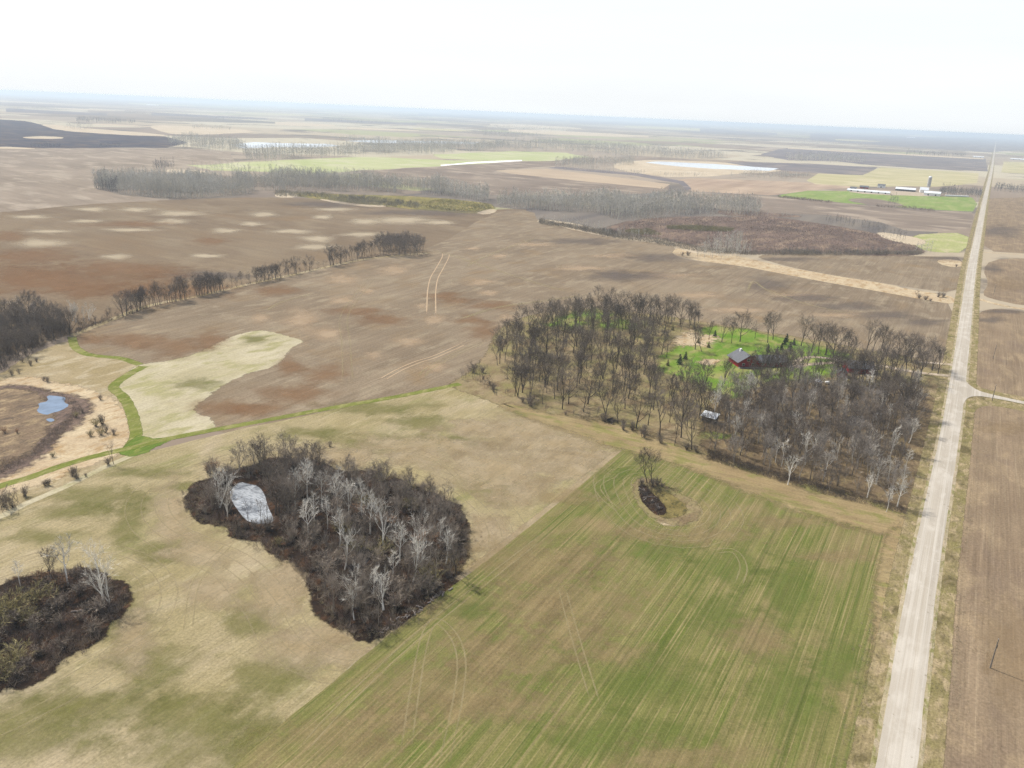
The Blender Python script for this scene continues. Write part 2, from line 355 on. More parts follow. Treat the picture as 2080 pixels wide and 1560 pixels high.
hay_patch = ground_mat('dry_hay_patch', S(200, 182, 150), S(186, 166, 130), big=8, mid=3, rows=(0.7, 6), rowamt=0.15, gamt=0.3, grain=0.7, fade=1.0, rag=1.2, amount=0.7, fscale=0.15)
green_patch = ground_mat('green_tuft', S(116, 134, 62), S(130, 142, 74), big=5, mid=2, rows=(0.9, 40), rowamt=0.3, gamt=0.35, grain=0.6, fade=1.0, rag=1.2, amount=0.45, fscale=0.18)
tan_patch = ground_mat('dry_patch', S(180, 160, 118), S(166, 146, 106), big=5, mid=2, rows=(0.9, 40), rowamt=0.3, gamt=0.3, grain=0.6, fade=1.0, rag=1.3, amount=0.5, fscale=0.3)

def water_mat(name, deep, rough, bump):
    b = NB(name); p = b.pos()
    b.base(b.mix(b.rng(b.noise(p, 0.25, 4), 0.35, 0.65), deep, tuple(x*1.35 for x in deep[:3])+(1,)))
    b.b.inputs['Roughness'].default_value = rough; b.b.inputs['Specular IOR Level'].default_value = 0.5
    b.b.inputs['IOR'].default_value = 1.33
    b.bump(b.noise(p, 2.5, 3), bump, 0.05); return b.m
water_blue = water_mat('marsh_water', (0.10, 0.145, 0.215, 1), 0.08, 0.15)
water_pale = water_mat('copse_pond_water', (0.10, 0.115, 0.135, 1), 0.12, 0.08)
b = NB('scummy_water'); p = b.pos(); n1 = b.noise(p, 0.22, 5, 0.65, 0.6); n2 = b.noise(b.mapping(p, 0.5, (0.5, 2.2, 1)), 1.0, 4, 0.6)
cc_ = b.mix(b.rng(n1, 0.36, 0.50), (0.08, 0.09, 0.105, 1), (0.34, 0.36, 0.38, 1)); b.base(b.mix(b.rng(n2, 0.5, 0.62, 0, 0.7), cc_, (0.10, 0.115, 0.13, 1)))
b.b.inputs['Roughness'].default_value = 0.15; b.b.inputs['Specular IOR Level'].default_value = 0.5; b.bump(b.noise(p, 2.0, 3), 0.1, 0.05); water_pale = b.m
water_far = water_mat('lake_water', (0.40, 0.44, 0.48, 1), 0.15, 0.05)
water_dark = water_mat('wood_pond_water', (0.022, 0.022, 0.024, 1), 0.1, 0.08)

# ---- far fields
def far(name, px, m, z=0.05, jit=2.0, soft=0): return sheet(name, px, m, z, soft, jit, 0 if not soft else 1)
far('field', [(-900,268),(0,301),(200,301),(390,303),(470,310),(478,328),(350,337),(320,347),(225,370),(195,385),(255,397),(350,406),(130,418),(0,433),(-900,480)], soil_tan, 0.05)
far('field', [(-700,205),(0,242),(50,246),(80,254),(125,266),(250,274),(337,277),(385,290),(342,300),(0,301),(-700,262)], burnt, 0.06)
far('dry_grass', [(78,252),(118,254),(200,263),(335,273),(337,277),(250,274),(125,266)], straw_far, 0.07, soft=8)
far('dry_grass', [(37,279),(70,276),(122,278),(118,282),(60,282)], straw_far, 0.075, soft=4)
far('dry_grass', [(-300,296),(0,297),(70,301),(70,303),(0,302),(-300,300)], straw_far, 0.08, soft=3)
far('dry_grass', [(300,256),(335,254),(480,262),(520,268),(400,274),(345,272)], straw_far, 0.055, soft=20)
far('field', [(375,335),(430,335),(480,330),(560,326),(740,318),(900,325),(1045,327),(985,332),(900,337),(735,346),(660,353),(590,354),(520,348),(430,346)], palegreen, 0.06)
far('field', [(880,314),(960,310),(1040,307),(1150,310),(1195,319),(1120,327),(1050,328),(960,325),(895,322)], palegreen, 0.065)
far('snow_bank', [(895,335),(960,329),(1060,325),(1062,327),(960,332),(897,337)], plain_mat('snow', (0.8,0.81,0.82,1), 0.9, 0.05), 0.10, 1.0)
far('field', [(735,347),(900,338),(985,333),(1060,329),(1200,320),(1150,336),(1030,343),(1000,350),(1360,378),(1355,390),(1200,400),(1000,396),(850,380),(740,362)], soil_far, 0.06)
far('field', [(1000,346),(1110,343),(1240,358),(1365,374),(1350,384),(1200,370),(1050,354)], ground_mat('tan_stubble', S(204,184,158), S(192,172,148), big=120, rows=(6,150), rowamt=0.08, gamt=0.05, grain=4, rot=ROAD_A+rad(90)), 0.07)
far('field', [(1110,341),(1130,338),(1300,352),(1390,368),(1402,384),(1395,386),(1375,372),(1280,356)], darkfar, 0.072)
far('field', [(1380,366),(1420,362),(1540,366),(1660,372),(1740,380),(1640,387),(1560,397),(1410,389)], ground_mat('striped_stubble', S(196,174,150), S(176,154,134), big=120, rows=(22,400), rowamt=0.22, gamt=0.05, grain=4), 0.07)
far('field', [(1350,398),(1410,390),(1560,398),(1640,404),(1720,413),(1850,425),(1975,431),(1980,442),(1972,463),(1900,471),(1840,469),(1790,452),(1680,437),(1560,432),(1480,428),(1380,408)], soil_far, 0.074)
far('field', [(1640,367),(1660,352),(1755,356),(1790,340),(1992,352),(1988,372),(1900,379),(1740,379),(1655,374)], yellowfield, 0.076)
far('field', [(1480,330),(1560,330),(1640,332),(1780,340),(1755,356),(1660,352),(1560,344)], darkfar, 0.074)
far('field', [(1540,313),(1600,300),(1750,310),(2000,322),(2003,348),(1880,343),(1780,336),(1700,328),(1600,326)], darkfar, 0.078)
far('gravel_road', [(1600,300),(1760,308),(2003,322),(2003,324),(1760,311),(1600,302)], straw_far, 0.082)
far('field', [(1640,270),(1800,276),(1900,279),(2100,283),(2400,300),(2100,302),(2000,309),(1880,302),(1720,290),(1640,285)], darkfar, 0.084)
far('field', [(2035,328),(2400,342),(2400,372),(2030,350)], yellowfield, 0.076)
far('lawn', [(1580,399),(1640,387),(1740,388),(1830,395),(1900,399),(1972,401),(1980,414),(1972,429),(1900,426),(1820,420),(1720,413),(1640,404)], farmgreen, 0.09)
far('dry_grass', [(1722,408),(1735,402),(1780,403),(1830,414),(1835,420),(1770,418)], soil_far, 0.10, soft=3)
far('farmyard', [(1725,392),(1735,384),(1860,390),(1900,394),(1880,399),(1830,397)], drive_m, 0.10, soft=4)
far('lake', [(470,294),(520,289),(580,291),(660,292),(692,296),(640,300),(560,299),(500,301)], water_far, 0.09)
far('lake', [(695,286),(740,284),(840,286),(975,289),(965,292),(850,291),(760,291)], water_far, 0.09)
far('lake', [(1310,330),(1340,328),(1450,333),(1580,342),(1560,347),(1450,343),(1380,338)], water_far, 0.09)
far('dry_grass', [(1225,336),(1300,326),(1340,325),(1480,330),(1590,342),(1570,350),(1500,352),(1400,360),(1330,358)], straw_far, 0.066, soft=10)
for i, (x, y, l, h) in enumerate([(330,212,70,1.6),(180,222,60,1.5),(1090,256,90,3),(560,231,80,2),(250,254,60,1.5),(780,262,70,2),(900,263,60,2),(1180,270,140,5),(620,252,60,4),(1430,262,160,3),(60,207,100,2),(1890,277,40,2),(1740,285,40,1.6)]):
    far('field', [(x-l,y-h+l*-0.03),(x+l,y-h*0.4+l*0.05),(x+l,y+h*0.6+l*0.05),(x-l,y+h-l*0.03)], straw_far if i % 3 else yellowfield, 0.05+0.003*i, soft=15)
for i, (x, y, l, h) in enumerate([(420,236,120,3),(120,228,100,4),(730,247,110,3),(1000,238,150,3),(1300,252,140,3),(300,200,200,3),(1500,268,80,4),(900,222,200,2),(600,212,140,2)]):
    far('field', [(x-l,y-h+l*-0.04),(x+l,y-h*0.4+l*0.045),(x+l,y+h*0.6+l*0.045),(x-l,y+h-l*0.04)], darkfar, 0.10+0.003*i)

# ---- main ploughed fields
sheet('field', [(-900,476),(0,433),(130,418),(320,407),(520,400),(640,403),(700,415),(770,417),(870,427),(960,434),(1000,432),(1012,423),(1085,427),(1000,500),(870,515),(760,520),(650,545),(520,575),(400,602),(250,642),(150,680),(-900,1000)], soil_left, 0.11, 0, 1.0, 1)
sheet('field', [(1000,430),(1085,427),(1092,450),(1160,463),(1250,484),(1340,494),(1374,503),(1362,517),(1400,529),(1500,538),(1600,557),(1700,577),(1800,594),(1880,609),(1942,618),(1925,748),(1880,762),(1000,800),(915,787),(650,848),(400,892),(240,790),(140,700),(150,681),(250,641),(400,601),(520,574),(650,544),(760,519),(870,513)], soil, 0.13, 0, 0.8, 1)
sheet('field', [(1530,519),(1600,514),(1700,516),(1800,518),(1900,521),(1958,523),(1950,565),(1942,596),(1860,586),(1780,573),(1700,561),(1620,546),(1560,531)], soil, 0.13, 0, 0.8, 1)
sheet('dry_grass', [(1362,517),(1374,503),(1400,504),(1430,517),(1500,519),(1560,535),(1640,551),(1720,564),(1800,577),(1850,589),(1900,596),(1942,604),(1942,619),(1880,609),(1800,594),(1700,577),(1600,558),(1500,539),(1420,530)], straw, 0.15, 1.5, 0.6)
sheet('dry_grass', [(1902,530),(1925,526),(1955,531),(1950,543),(1920,540)], straw, 0.15, 1.5, 0.6)
sheet('meadow', [(1850,485),(1880,474),(1965,473),(1958,512),(1900,513),(1870,505)], ground_mat('green_meadow', S(186,186,132), S(172,178,112), S(200,192,150), big=30, mid=12, rows=(2,10), rowamt=0.1, gamt=0.15, grain=1.5, fade=0.5), 0.12, 4, 1)
# pale knolls, rust soil and damp hollows
blobs('pale_soil', [(800,549,32,10),(695,567,33,9),(695,610,28,8),(745,591,18,5),(667,677,30,12),(612,650,30,18),(830,694,27,9),(760,721,20,8),(882,650,22,8),(975,572,25,6),(992,595,20,5),(1015,520,18,4),(957,505,18,3),(530,647,20,8),(857,622,14,5),(582,800,16,5),(275,700,14,8),(1030,645,16,6),(1500,630,60,6),(1620,600,50,4),(1350,560,60,5),(1180,545,50,5),(1250,520,40,4),(1080,497,40,4),(1420,600,50,6),(880,745,30,7),(1700,640,60,4)], pale_soil, 0.16)
blobs('pale_soil', [(185,425,30,4),(275,426,30,4),(362,434,45,5),(177,449,32,3),(350,450,35,5),(102,470,40,3),(262,467,50,3),(457,469,25,4),(82,494,52,8),(240,522,28,5),(510,455,20,4),(535,436,25,4),(655,441,18,4),(680,425,40,3),(815,447,56,6),(740,450,28,5),(645,485,30,6),(732,476,35,4),(595,470,40,4),(640,502,38,5),(890,452,30,4),(60,440,40,3),(420,520,30,4)], pale_soil_far, 0.16)
blobs('rust_soil', [(270,692,42,15),(357,705,55,17),(430,690,30,12),(657,760,38,15),(600,800,62,15),(520,830,60,12),(450,830,60,14),(590,745,24,16),(727,632,50,9),(785,650,42,9),(985,675,26,16),(930,612,30,6),(560,590,40,9),(180,690,28,10),(960,650,30,8),(20,480,30,11),(270,455,60,5),(430,490,34,7),(60,560,90,18),(180,590,70,14),(330,560,60,10),(900,600,30,6),(1000,620,40,8),(120,575,160,26),(320,590,110,16),(60,520,90,14),(250,545,120,14)], rust, 0.21)
blobs('damp_soil', [(1340,523,60,8),(1300,560,60,7),(1560,580,40,14),(1640,605,50,7),(1720,622,60,7),(1800,640,60,7),(1880,655,40,7),(1240,560,40,10),(1600,527,50,4),(1180,490,70,6),(860,432,120,5),(660,415,90,5),(1930,525,40,4),(440,560,70,7)], damp, 0.245)
# ---- west grasslands, wetland, meadow
sheet('meadow', [(-600,1020),(0,765),(60,722),(140,690),(155,706),(190,724),(250,727),(288,738),(275,757),(234,783),(268,840),(276,892),(240,922),(100,972),(0,1012),(-600,1300)], grass_tan, 0.15, 2, 0.8)
sheet('dry_grass', [(-500,960),(0,772),(80,774),(150,788),(205,815),(240,845),(243,895),(200,932),(100,966),(0,1000),(-500,1200)], straw, 0.17, 7, 2.5)
sheet('marsh', [(-400,950),(0,785),(60,788),(110,800),(152,815),(165,830),(130,872),(70,930),(0,962),(-400,1120)], cattail, 0.19, 6, 3.5)
sheet('marsh', [(-400,960),(0,795),(50,798),(80,825),(90,848),(70,880),(30,925),(0,935),(-400,1060)], sedge, 0.21, 6, 3.5)
sheet('pond', [(72,836),(80,826),(76,819),(100,815),(94,803),(118,805),(134,808),(128,818),(142,823),(122,835),(107,838),(93,844)], water_blue, 0.24, 0, 0.5, 1)
sheet('pond', [(92,852),(104,849),(112,854),(102,858)], water_blue, 0.24, 0, 0.4, 1)
sheet('meadow', [(285,745),(330,738),(400,722),(440,702),(480,682),(520,672),(560,678),(622,692),(592,705),(568,730),(540,746),(490,760),(430,790),(392,820),(385,838),(430,862),(420,873),(320,893),(284,889),(264,832),(241,787),(265,760)], hay_pale, 0.19, 3.5, 1.8)
blobs('green_crop', [(400,780,40,10),(520,690,30,7)], olive_patch, 0.20)
sheet('meadow', [(915,783),(1000,810),(1090,848),(1180,878),(1268,912),(1190,977),(1100,1051),(1000,1131),(930,1182),(775,1302),(640,1415),(470,1560),(-300,2300),(-2500,2300),(-1200,1600),(0,1055),(60,1025),(130,995),(200,958),(270,924),(350,906),(500,869),(650,839),(800,804)], meadow, 0.17, 0, 0.4, 0)
sheet('field', [(1266,914),(1340,924),(1450,950),(1560,995),(1700,1035),(1832,1062),(1822,1120),(1812,1250),(1800,1400),(1785,1560),(1740,2300),(-300,2300),(470,1560),(640,1415),(775,1302),(930,1182),(1000,1131),(1100,1051),(1190,977)], greenfield, 0.30, 0, 0.35, 0)
sheet('headland', [(1000,812),(1090,845),(1240,862),(1330,895),(1430,930),(1560,968),(1700,1008),(1850,1050),(1838,1090),(1810,1080),(1700,1052),(1560,1008),(1450,960),(1350,925),(1268,908),(1180,876),(1090,848)], headland, 0.305, 7, 0.8)
sheet('headland', [(1795,1120),(1825,1070),(1838,1090),(1815,1300),(1795,1560),(1765,2000),(1745,2000),(1775,1560),(1785,1300)], headland, 0.308, 3, 0.8)
sheet('dry_grass', [(-500,1230),(0,985),(130,945),(285,903),(300,922),(200,965),(0,1066),(-500,1330)], grass_tan, 0.16, 1, 0.5)
# grass path
ribbon('grass_path', [(146,684),(152,704),(170,717),(195,723),(245,728),(285,741)], 4.5, path_g, 0.28)
ribbon('grass_path', [(292,744),(258,763),(231,786),(250,806),(265,832),(274,862),(276,888),(262,910)], 5.0, path_g, 0.284)
ribbon('grass_path', [(-200,1062),(0,988),(60,970),(130,945),(200,925),(265,910),(330,894),(420,876),(550,852),(700,824),(800,807),(915,784),(935,780)], 4.2, path_g, 0.288)
sheet('grass_path', [(240,918),(262,905),(282,882),(296,892),(345,892),(320,904),(290,922),(262,926)], ground_mat('lush_grass', S(100,126,50), S(114,134,62), S(136,144,76), big=8, mid=3, rows=(0.8,4), rowamt=0.1, gamt=0.2, grain=0.6, fade=0.4), 0.286, 1.5, 0.8)
ribbon('grass_path', [(146,682),(200,660),(300,622),(400,602),(520,574),(600,557),(740,527),(870,514)], 5.0, grass_tan, 0.23)
ribbon('dry_grass', [(-300,1190),(0,1050),(60,1020),(130,990),(200,955),(268,925)], 3.0, hay_pale, 0.25)
# ---- grove floor
sheet('grove_floor', [(915,783),(940,770),(965,752),(1000,712),(1012,680),(1050,650),(1130,632),(1250,630),(1400,650),(1500,668),(1700,700),(1890,735),(1930,745),(1905,900),(1885,1010),(1850,1055),(1700,1012),(1560,970),(1430,932),(1330,897),(1240,865),(1090,845),(1000,812)], woodfloor, 0.23, 4, 1.0)
sheet('grove_floor', [(1440,850),(1470,810),(1560,790),(1700,785),(1890,790),(1898,900),(1872,1005),(1838,1042),(1700,1003),(1560,962),(1440,925)], litter, 0.25, 6, 1.5)
sheet('lawn', [(1335,748),(1390,700),(1440,664),(1500,668),(1570,685),(1640,702),(1700,716),(1720,728),(1690,748),(1660,762),(1610,768),(1520,772),(1490,806),(1452,792),(1400,768)], lawn_g, 0.27, 7, 1.5)
blobs('lawn', [(1200,640,40,10),(1160,655,40,10),(1260,660,50,8),(1460,885,30,6)], lawn_g, 0.28)
blobs('dry_grass', [(1410,690,45,14),(1440,735,20,7)], straw, 0.31)
# ---- copse floors
sheet('copse_floor', [(383,1015),(395,992),(420,977),(480,955),(520,945),(560,932),(640,938),(700,958),(770,962),(850,987),(900,1015),(940,1050),(952,1080),(945,1120),(930,1168),(890,1218),(830,1262),(780,1290),(740,1297),(690,1280),(655,1250),(645,1200),(610,1150),(560,1112),(500,1092),(450,1070),(400,1045)], litter_dark, 0.25, 2.0, 2.6)
sheet('pond', [(466,1003),(474,988),(488,979),(505,982),(526,987),(538,1002),(545,1030),(556,1048),(558,1062),(530,1066),(505,1062),(487,1045),(474,1025)], water_pale, 0.29, 0, 0.6)
sheet('pond', [(700,1130),(735,1110),(760,1120),(740,1150),(705,1160)], water_dark, 0.29, 0, 0.5)
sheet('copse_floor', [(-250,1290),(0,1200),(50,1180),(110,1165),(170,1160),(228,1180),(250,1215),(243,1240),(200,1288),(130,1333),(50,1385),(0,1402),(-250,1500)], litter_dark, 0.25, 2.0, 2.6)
blobs('dry_grass', [(1388,1045,26,14),(1400,1030,16,10),(1360,1058,26,8)], straw, 0.44)
sheet('hollow', [(1293,990),(1306,973),(1330,982),(1360,998),(1400,1018),(1413,1040),(1400,1056),(1370,1063),(1338,1052),(1308,1028)], woodfloor, 0.45, 3.5, 0.8)
sheet('hollow', [(1320,995),(1350,1000),(1385,1020),(1395,1040),(1375,1050),(1345,1052),(1325,1030)], ground_mat('moss', S(150,136,88), S(126,114,72), S(100,94,62), big=4, mid=1.5, rows=(0.8,2), rowamt=0.2, gamt=0.4, grain=0.5, fade=0.6), 0.455, 1.5, 0.8)
sheet('hollow', [(1297,990),(1306,985),(1318,1000),(1334,1016),(1352,1038),(1340,1046),(1326,1036),(1310,1022)], litter_dark, 0.462, 0.8, 1.2)
sheet('pond', [(1712,862),(1722,842),(1758,846),(1754,868)], water_dark, 0.30, 0, 0.8)
# colour patches in the crops
blobs('green_crop', [(1235,985,28,26),(1280,960,40,10),(1330,1120,60,20),(1480,1150,60,30),(1600,1200,40,60),(1460,1250,50,40),(1330,1380,90,50),(1600,1420,80,60),(1250,1500,120,40),(960,1240,60,14),(1700,1350,40,60)], green_patch, 0.311)
blobs('green_crop', [(260,1060,30,50),(380,990,60,8),(760,830,90,12),(850,860,50,14),(500,1260,50,30),(310,1370,60,40),(200,1440,120,40),(150,1040,60,16),(90,1090,60,14),(320,1120,50,20),(640,880,80,10),(420,1500,160,60),(930,900,60,10),(60,1480,160,60),(250,1250,50,70),(540,1380,70,40),(300,960,70,10),(190,1010,90,18),(1010,990,60,20),(820,900,120,14),(540,1500,60,40)], olive_patch, 0.175)
blobs('dry_crop', [(1080,1150,120,40),(900,1400,140,60),(1180,1230,110,50),(700,1500,120,40),(1050,1330,110,50),(1150,1010,60,14),(1420,1090,90,14),(1250,1330,50,20),(1000,1440,90,30),(1530,1300,50,30),(1190,1130,50,26),(1080,1230,60,30),(1160,1290,60,30),(1290,1085,50,12),(1370,1540,120,30),(980,1330,60,40),(1700,1130,60,10),(800,1460,80,30),(1600,1060,80,10)], tan_patch, 0.33)
blobs('dry_hay', [(600,1150,30,60),(660,1290,70,22),(350,1050,30,60),(400,1120,60,24),(560,1210,50,50),(270,1300,40,60),(1000,1090,40,40),(690,1330,60,20),(1180,930,60,20),(1060,1000,60,30),(1050,880,120,30),(1120,930,120,30),(1000,960,100,40),(850,905,120,20),(650,930,120,18),(1180,960,70,20),(700,925,60,14),(860,930,60,16),(440,1200,60,30),(600,1320,60,30),(960,870,60,14),(1130,900,80,18),(980,1080,30,30)], hay_patch, 0.225)
ribbon('dry_grass', [(1262,911),(1186,974),(1096,1048),(996,1127),(930,1178)], 3.2, hay_patch, 0.29, 0.6)
# wheel tracks
TR = (-1.3, 1.3)
ribbon('tyre_track', [(905,512),(905,522),(893,545),(882,565),(877,590),(876,620),(876,645)], 0.9, track_m, 0.364, offs=(-2.6,2.6), taper=True)
ribbon('tyre_track', [(868,510),(905,515),(950,530),(1020,553),(1090,575),(1180,600)], 2.2, track_faint, 0.368, taper=True)
ribbon('tyre_track', [(770,775),(810,752),(850,735),(890,722),(960,690)], 0.8, track_m, 0.372, offs=TR, taper=True)
ribbon('tyre_track', [(855,768),(870,750),(920,722),(990,690)], 0.8, track_faint, 0.376, offs=TR, taper=True)
ribbon('tyre_track', [(540,632),(562,618),(590,608),(640,595)], 1.5, track_faint, 0.380, taper=True)
ribbon('tyre_track', [(708,800),(703,700),(700,640),(735,590),(760,560)], 0.5, track_faint, 0.384, offs=(-2,2), taper=True)
ribbon('tyre_track', [(1515,600),(1530,572),(1560,590),(1640,618),(1740,640)], 2.0, track_faint, 0.388, taper=True)
ribbon('tyre_track', [(940,545),(1000,515),(1100,480)], 2.0, track_faint, 0.392, taper=True)
ribbon('tyre_track', [(930,650),(1010,625),(1100,612),(1200,598)], 2.5, track_faint, 0.396, taper=True)
ribbon('tyre_track', [(820,1560),(840,1420),(862,1300),(885,1262),(920,1290),(937,1340),(930,1420),(900,1560)], 0.45, track_faint, 0.400, offs=(-0.9,0.9), taper=True)
ribbon('tyre_track', [(600,1540),(700,1430),(850,1290),(1000,1170),(1120,1075)], 0.4, track_faint, 0.404, offs=(-0.9,0.9), taper=True)
ribbon('tyre_track', [(1450,1120),(1490,1120),(1510,1150),(1500,1190)], 0.4, track_faint, 0.412, offs=(-0.9,0.9), taper=True)
ribbon('tyre_track', [(1250,965),(1215,985),(1225,1010),(1260,1040)], 0.4, track_faint, 0.416, offs=(-0.9,0.9), taper=True)
ribbon('tyre_track', [(380,1290),(400,1180),(470,1100)], 0.4, track_faint, 0.420, offs=(-0.9,0.9), taper=True)
ribbon('tyre_track', [(700,905),(760,915),(850,920),(920,960),(970,1040)], 0.4, track_faint, 0.424, offs=(-0.9,0.9), taper=True)
ribbon('tyre_track', [(1140,1190),(1170,1300),(1210,1430)], 0.4, track_faint, 0.428, offs=(-0.9,0.9), taper=True)
def ring_track(outline, offs_, mat, z0):
    base = smooth_closed([P(*q) for q in outline], 2)
    for j, of in enumerate(offs_):
        c = np.array(base); dd = np.roll(c, -1, 0)-np.roll(c, 1, 0); dd /= np.linalg.norm(dd, axis=1)[:, None]; a_ = 0.5*np.sum(c[:, 0]*np.roll(c[:, 1], -1)-np.roll(c[:, 0], -1)*c[:, 1])
        q = c+np.stack([dd[:, 1], -dd[:, 0]], 1)*of*(1 if a_ > 0 else -1)
        v, f, a = ribbon_geo(list(q)+[q[0]], 0.45, (z0+0.002*j)*ZK, 0.5, 0, False, 0.3)
        tag(mesh_obj('mown_swath', v, f, mat, attr=a), kind='structure')
COPSE_OUT = [(383,1015),(395,992),(450,965),(520,945),(600,932),(700,950),(770,962),(850,987),(900,1015),(950,1070),(945,1120),(890,1218),(780,1290),(690,1280),(645,1200),(560,1112),(450,1070),(400,1045)]
ring_track(COPSE_OUT, (6.0, 9.5, 13.0, 17.0), swath, 0.265)
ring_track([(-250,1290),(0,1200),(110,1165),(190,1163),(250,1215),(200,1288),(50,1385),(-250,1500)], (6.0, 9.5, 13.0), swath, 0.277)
ring_track([(1293,985),(1306,972),(1335,980),(1400,1018),(1413,1045),(1370,1064),(1330,1050)], (2.5, 5.0, 8.0, 11.0, 14.5), swath, 0.47)
# ---- east fields and verges
sheet('field', [(1966,850),(1975,828),(2005,820),(2080,833),(2900,975),(3400,2300),(1860,2300),(1900,1560),(1910,1450),(1922,1300),(1938,1160),(1948,1000),(1958,890)], soil_right, 0.15, 0, 0.4, 0)
sheet('field', [(1985,640),(1998,630),(2030,627),(2080,633),(2700,700),(2700,910),(2080,812),(1995,792),(1978,776),(1980,740)], soil_right, 0.15, 0, 0.6, 1)
sheet('field', [(1996,548),(2012,528),(2080,523),(2600,560),(2600,680),(2080,622),(2010,606),(1994,598),(2008,575)], soil_right, 0.15, 0, 0.6, 1)
sheet('field', [(2000,470),(2005,430),(2010,396),(2400,410),(2600,470),(2600,550),(2080,515),(1998,510)], soil_right, 0.15, 0, 0.6, 1)
blobs('damp_soil', [(2014,546,20,6),(2040,632,50,4),(2010,650,30,5),(2030,470,40,10)], damp, 0.22)
blobs('pale_soil', [(2055,1330,50,90),(2040,870,50,12),(2050,580,40,12),(2008,1355,9,14),(2012,1332,8,8)], ground_mat('ochre_soil', S(178,154,122), S(168,144,112), big=8, mid=3, rows=(0.7,10), rowamt=0.1, gamt=0.2, grain=0.8, fade=1.0, amount=0.4), 0.28)
road_c = [(2024.5,281),(2023,290),(2020,308),(2018,322),(2014.5,345),(2002,400),(1982.5,500),(1972,560),(1954,710),(1933,860),(1878,1160),(1821,1555),(1740,2100)]
def road_ribbon(name, width, mat, z, offs=(0,), soft=0.35, jit=0.0): return ribbon(name, road_c[2:], width, mat, z, soft, offs=offs, jit=jit)
road_ribbon('verge', 4.6, verge_m, 0.32, offs=(-5.8, 5.8), soft=0.4, jit=0.5)
ribbon('field_drive', [(1985,606),(2010,614),(2040,621),(2080,628),(2400,668)], 6.0, straw, 0.24)
ribbon('field_drive', [(1988,511),(2020,514),(2080,518),(2500,550)], 4.5, straw, 0.24)
ribbon('driveway', [(1935,764),(1890,760),(1830,751),(1780,742),(1720,737),(1660,739),(1610,744)], 4.5, drive_m, 0.60)
ribbon('driveway', [(1937,741),(1900,738),(1860,735)], 3.6, drive_m, 0.60)
ribbon('driveway', [(1720,737),(1680,728),(1640,726),(1612,736)], 4.0, drive_m, 0.61)
blobs('driveway', [(1622,742,22,6)], drive_m, 0.62)
sheet('side_road_verge', [(1965,765),(1977,770),(1982,783),(2000,791),(2040,799),(2080,807),(2600,899),(2600,965),(2080,834),(2020,824),(1992,824),(1977,834),(1964,862),(1945,850),(1950,780)], verge_m, 0.24, 1.0, 0.5, 1)
sheet('side_road', [(1940,772),(1960,772),(1968,782),(1985,793),(2000,798),(2020,803),(2050,810),(2080,816),(2600,911),(2600,924),(2080,821.5),(2050,815),(2012,808.5),(1990,805),(1972,806),(1961,812),(1955,826),(1938,832),(1935,800)], gravel, 0.86, 0, 0.12, 1)
# the raised gravel road: crowned surface with sloping shoulders
pts = resample(list(spline([P(*q) for q in road_c])), False, 0, 0.02)
d = np.gradient(pts, axis=0); d /= np.linalg.norm(d, axis=1)[:, None]; nr = np.stack([-d[:, 1], d[:, 0]], 1)
V = []; n = len(pts); prof = [(-4.2, 0.075), (-3.3, 0.13), (-1.5, 0.16), (1.5, 0.16), (3.3, 0.13), (4.2, 0.075)]
for s, z in prof:
    jj = [0.18*mnoise.noise(Vector((q[0]*0.2, q[1]*0.2, s))) if abs(s) > 3 else 0 for q in pts]
    V += [(x, y, z) for x, y in pts+nr*(np.array(jj)+s)[:, None]]
F = []; fm = []
for k in range(5):
    for i in range(n-1):
        F.append((k*n+i, k*n+i+1, (k+1)*n+i+1, (k+1)*n+i)); fm.append(1 if k in (0, 4) else 0)
shoulder = ground_mat('shoulder_gravel', S(200,184,160), S(176,164,128), S(150,146,96), big=6, mid=2, rows=(0.4,6), rowamt=0.15, gamt=0.3, grain=0.4)
ro = tag(mesh_obj('gravel_road', V, F, mats=[gravel, shoulder], fmat=fm), kind='structure')
# ---- marshes in the middle distance
sheet('marsh', [(1215,478),(1240,460),(1290,447),(1400,440),(1560,440),(1680,456),(1790,477),(1850,497),(1880,515),(1800,519),(1700,515),(1600,513),(1500,515),(1430,512),(1350,492),(1270,484)], purple, 0.15, 8, 2)
sheet('dry_grass', [(1092,452),(1160,464),(1250,485),(1340,494),(1376,503),(1420,516),(1500,520),(1500,512),(1420,506),(1350,487),(1250,476),(1170,455),(1100,444)], straw_far, 0.16, 3, 1)
sheet('dry_grass', [(1780,470),(1850,480),(1880,490),(1860,500),(1800,485)], straw_far, 0.165, 5, 1)
sheet('marsh', [(560,392),(700,395),(860,400),(990,412),(1003,425),(975,434),(900,430),(780,418),(700,414),(640,402)], olive, 0.15, 5, 2)
sheet('dry_grass', [(560,392),(600,392),(604,401),(560,401)], straw_far, 0.16, 3, 1)
sheet('dry_grass', [(640,403),(680,408),(740,416),(780,417),(780,420),(740,419),(690,414)], straw_far, 0.16, 3, 1)
sheet('dry_grass', [(965,432),(1000,424),(1006,429),(985,436)], straw_far, 0.165, 3, 1)
sheet('dry_grass', [(335,343),(400,345),(430,350),(380,354),(340,351)], straw_far, 0.12, 4, 1)
sheet('dry_grass', [(1460,425),(1560,432),(1640,440),(1560,441),(1460,437)], purple, 0.155, 4, 1)

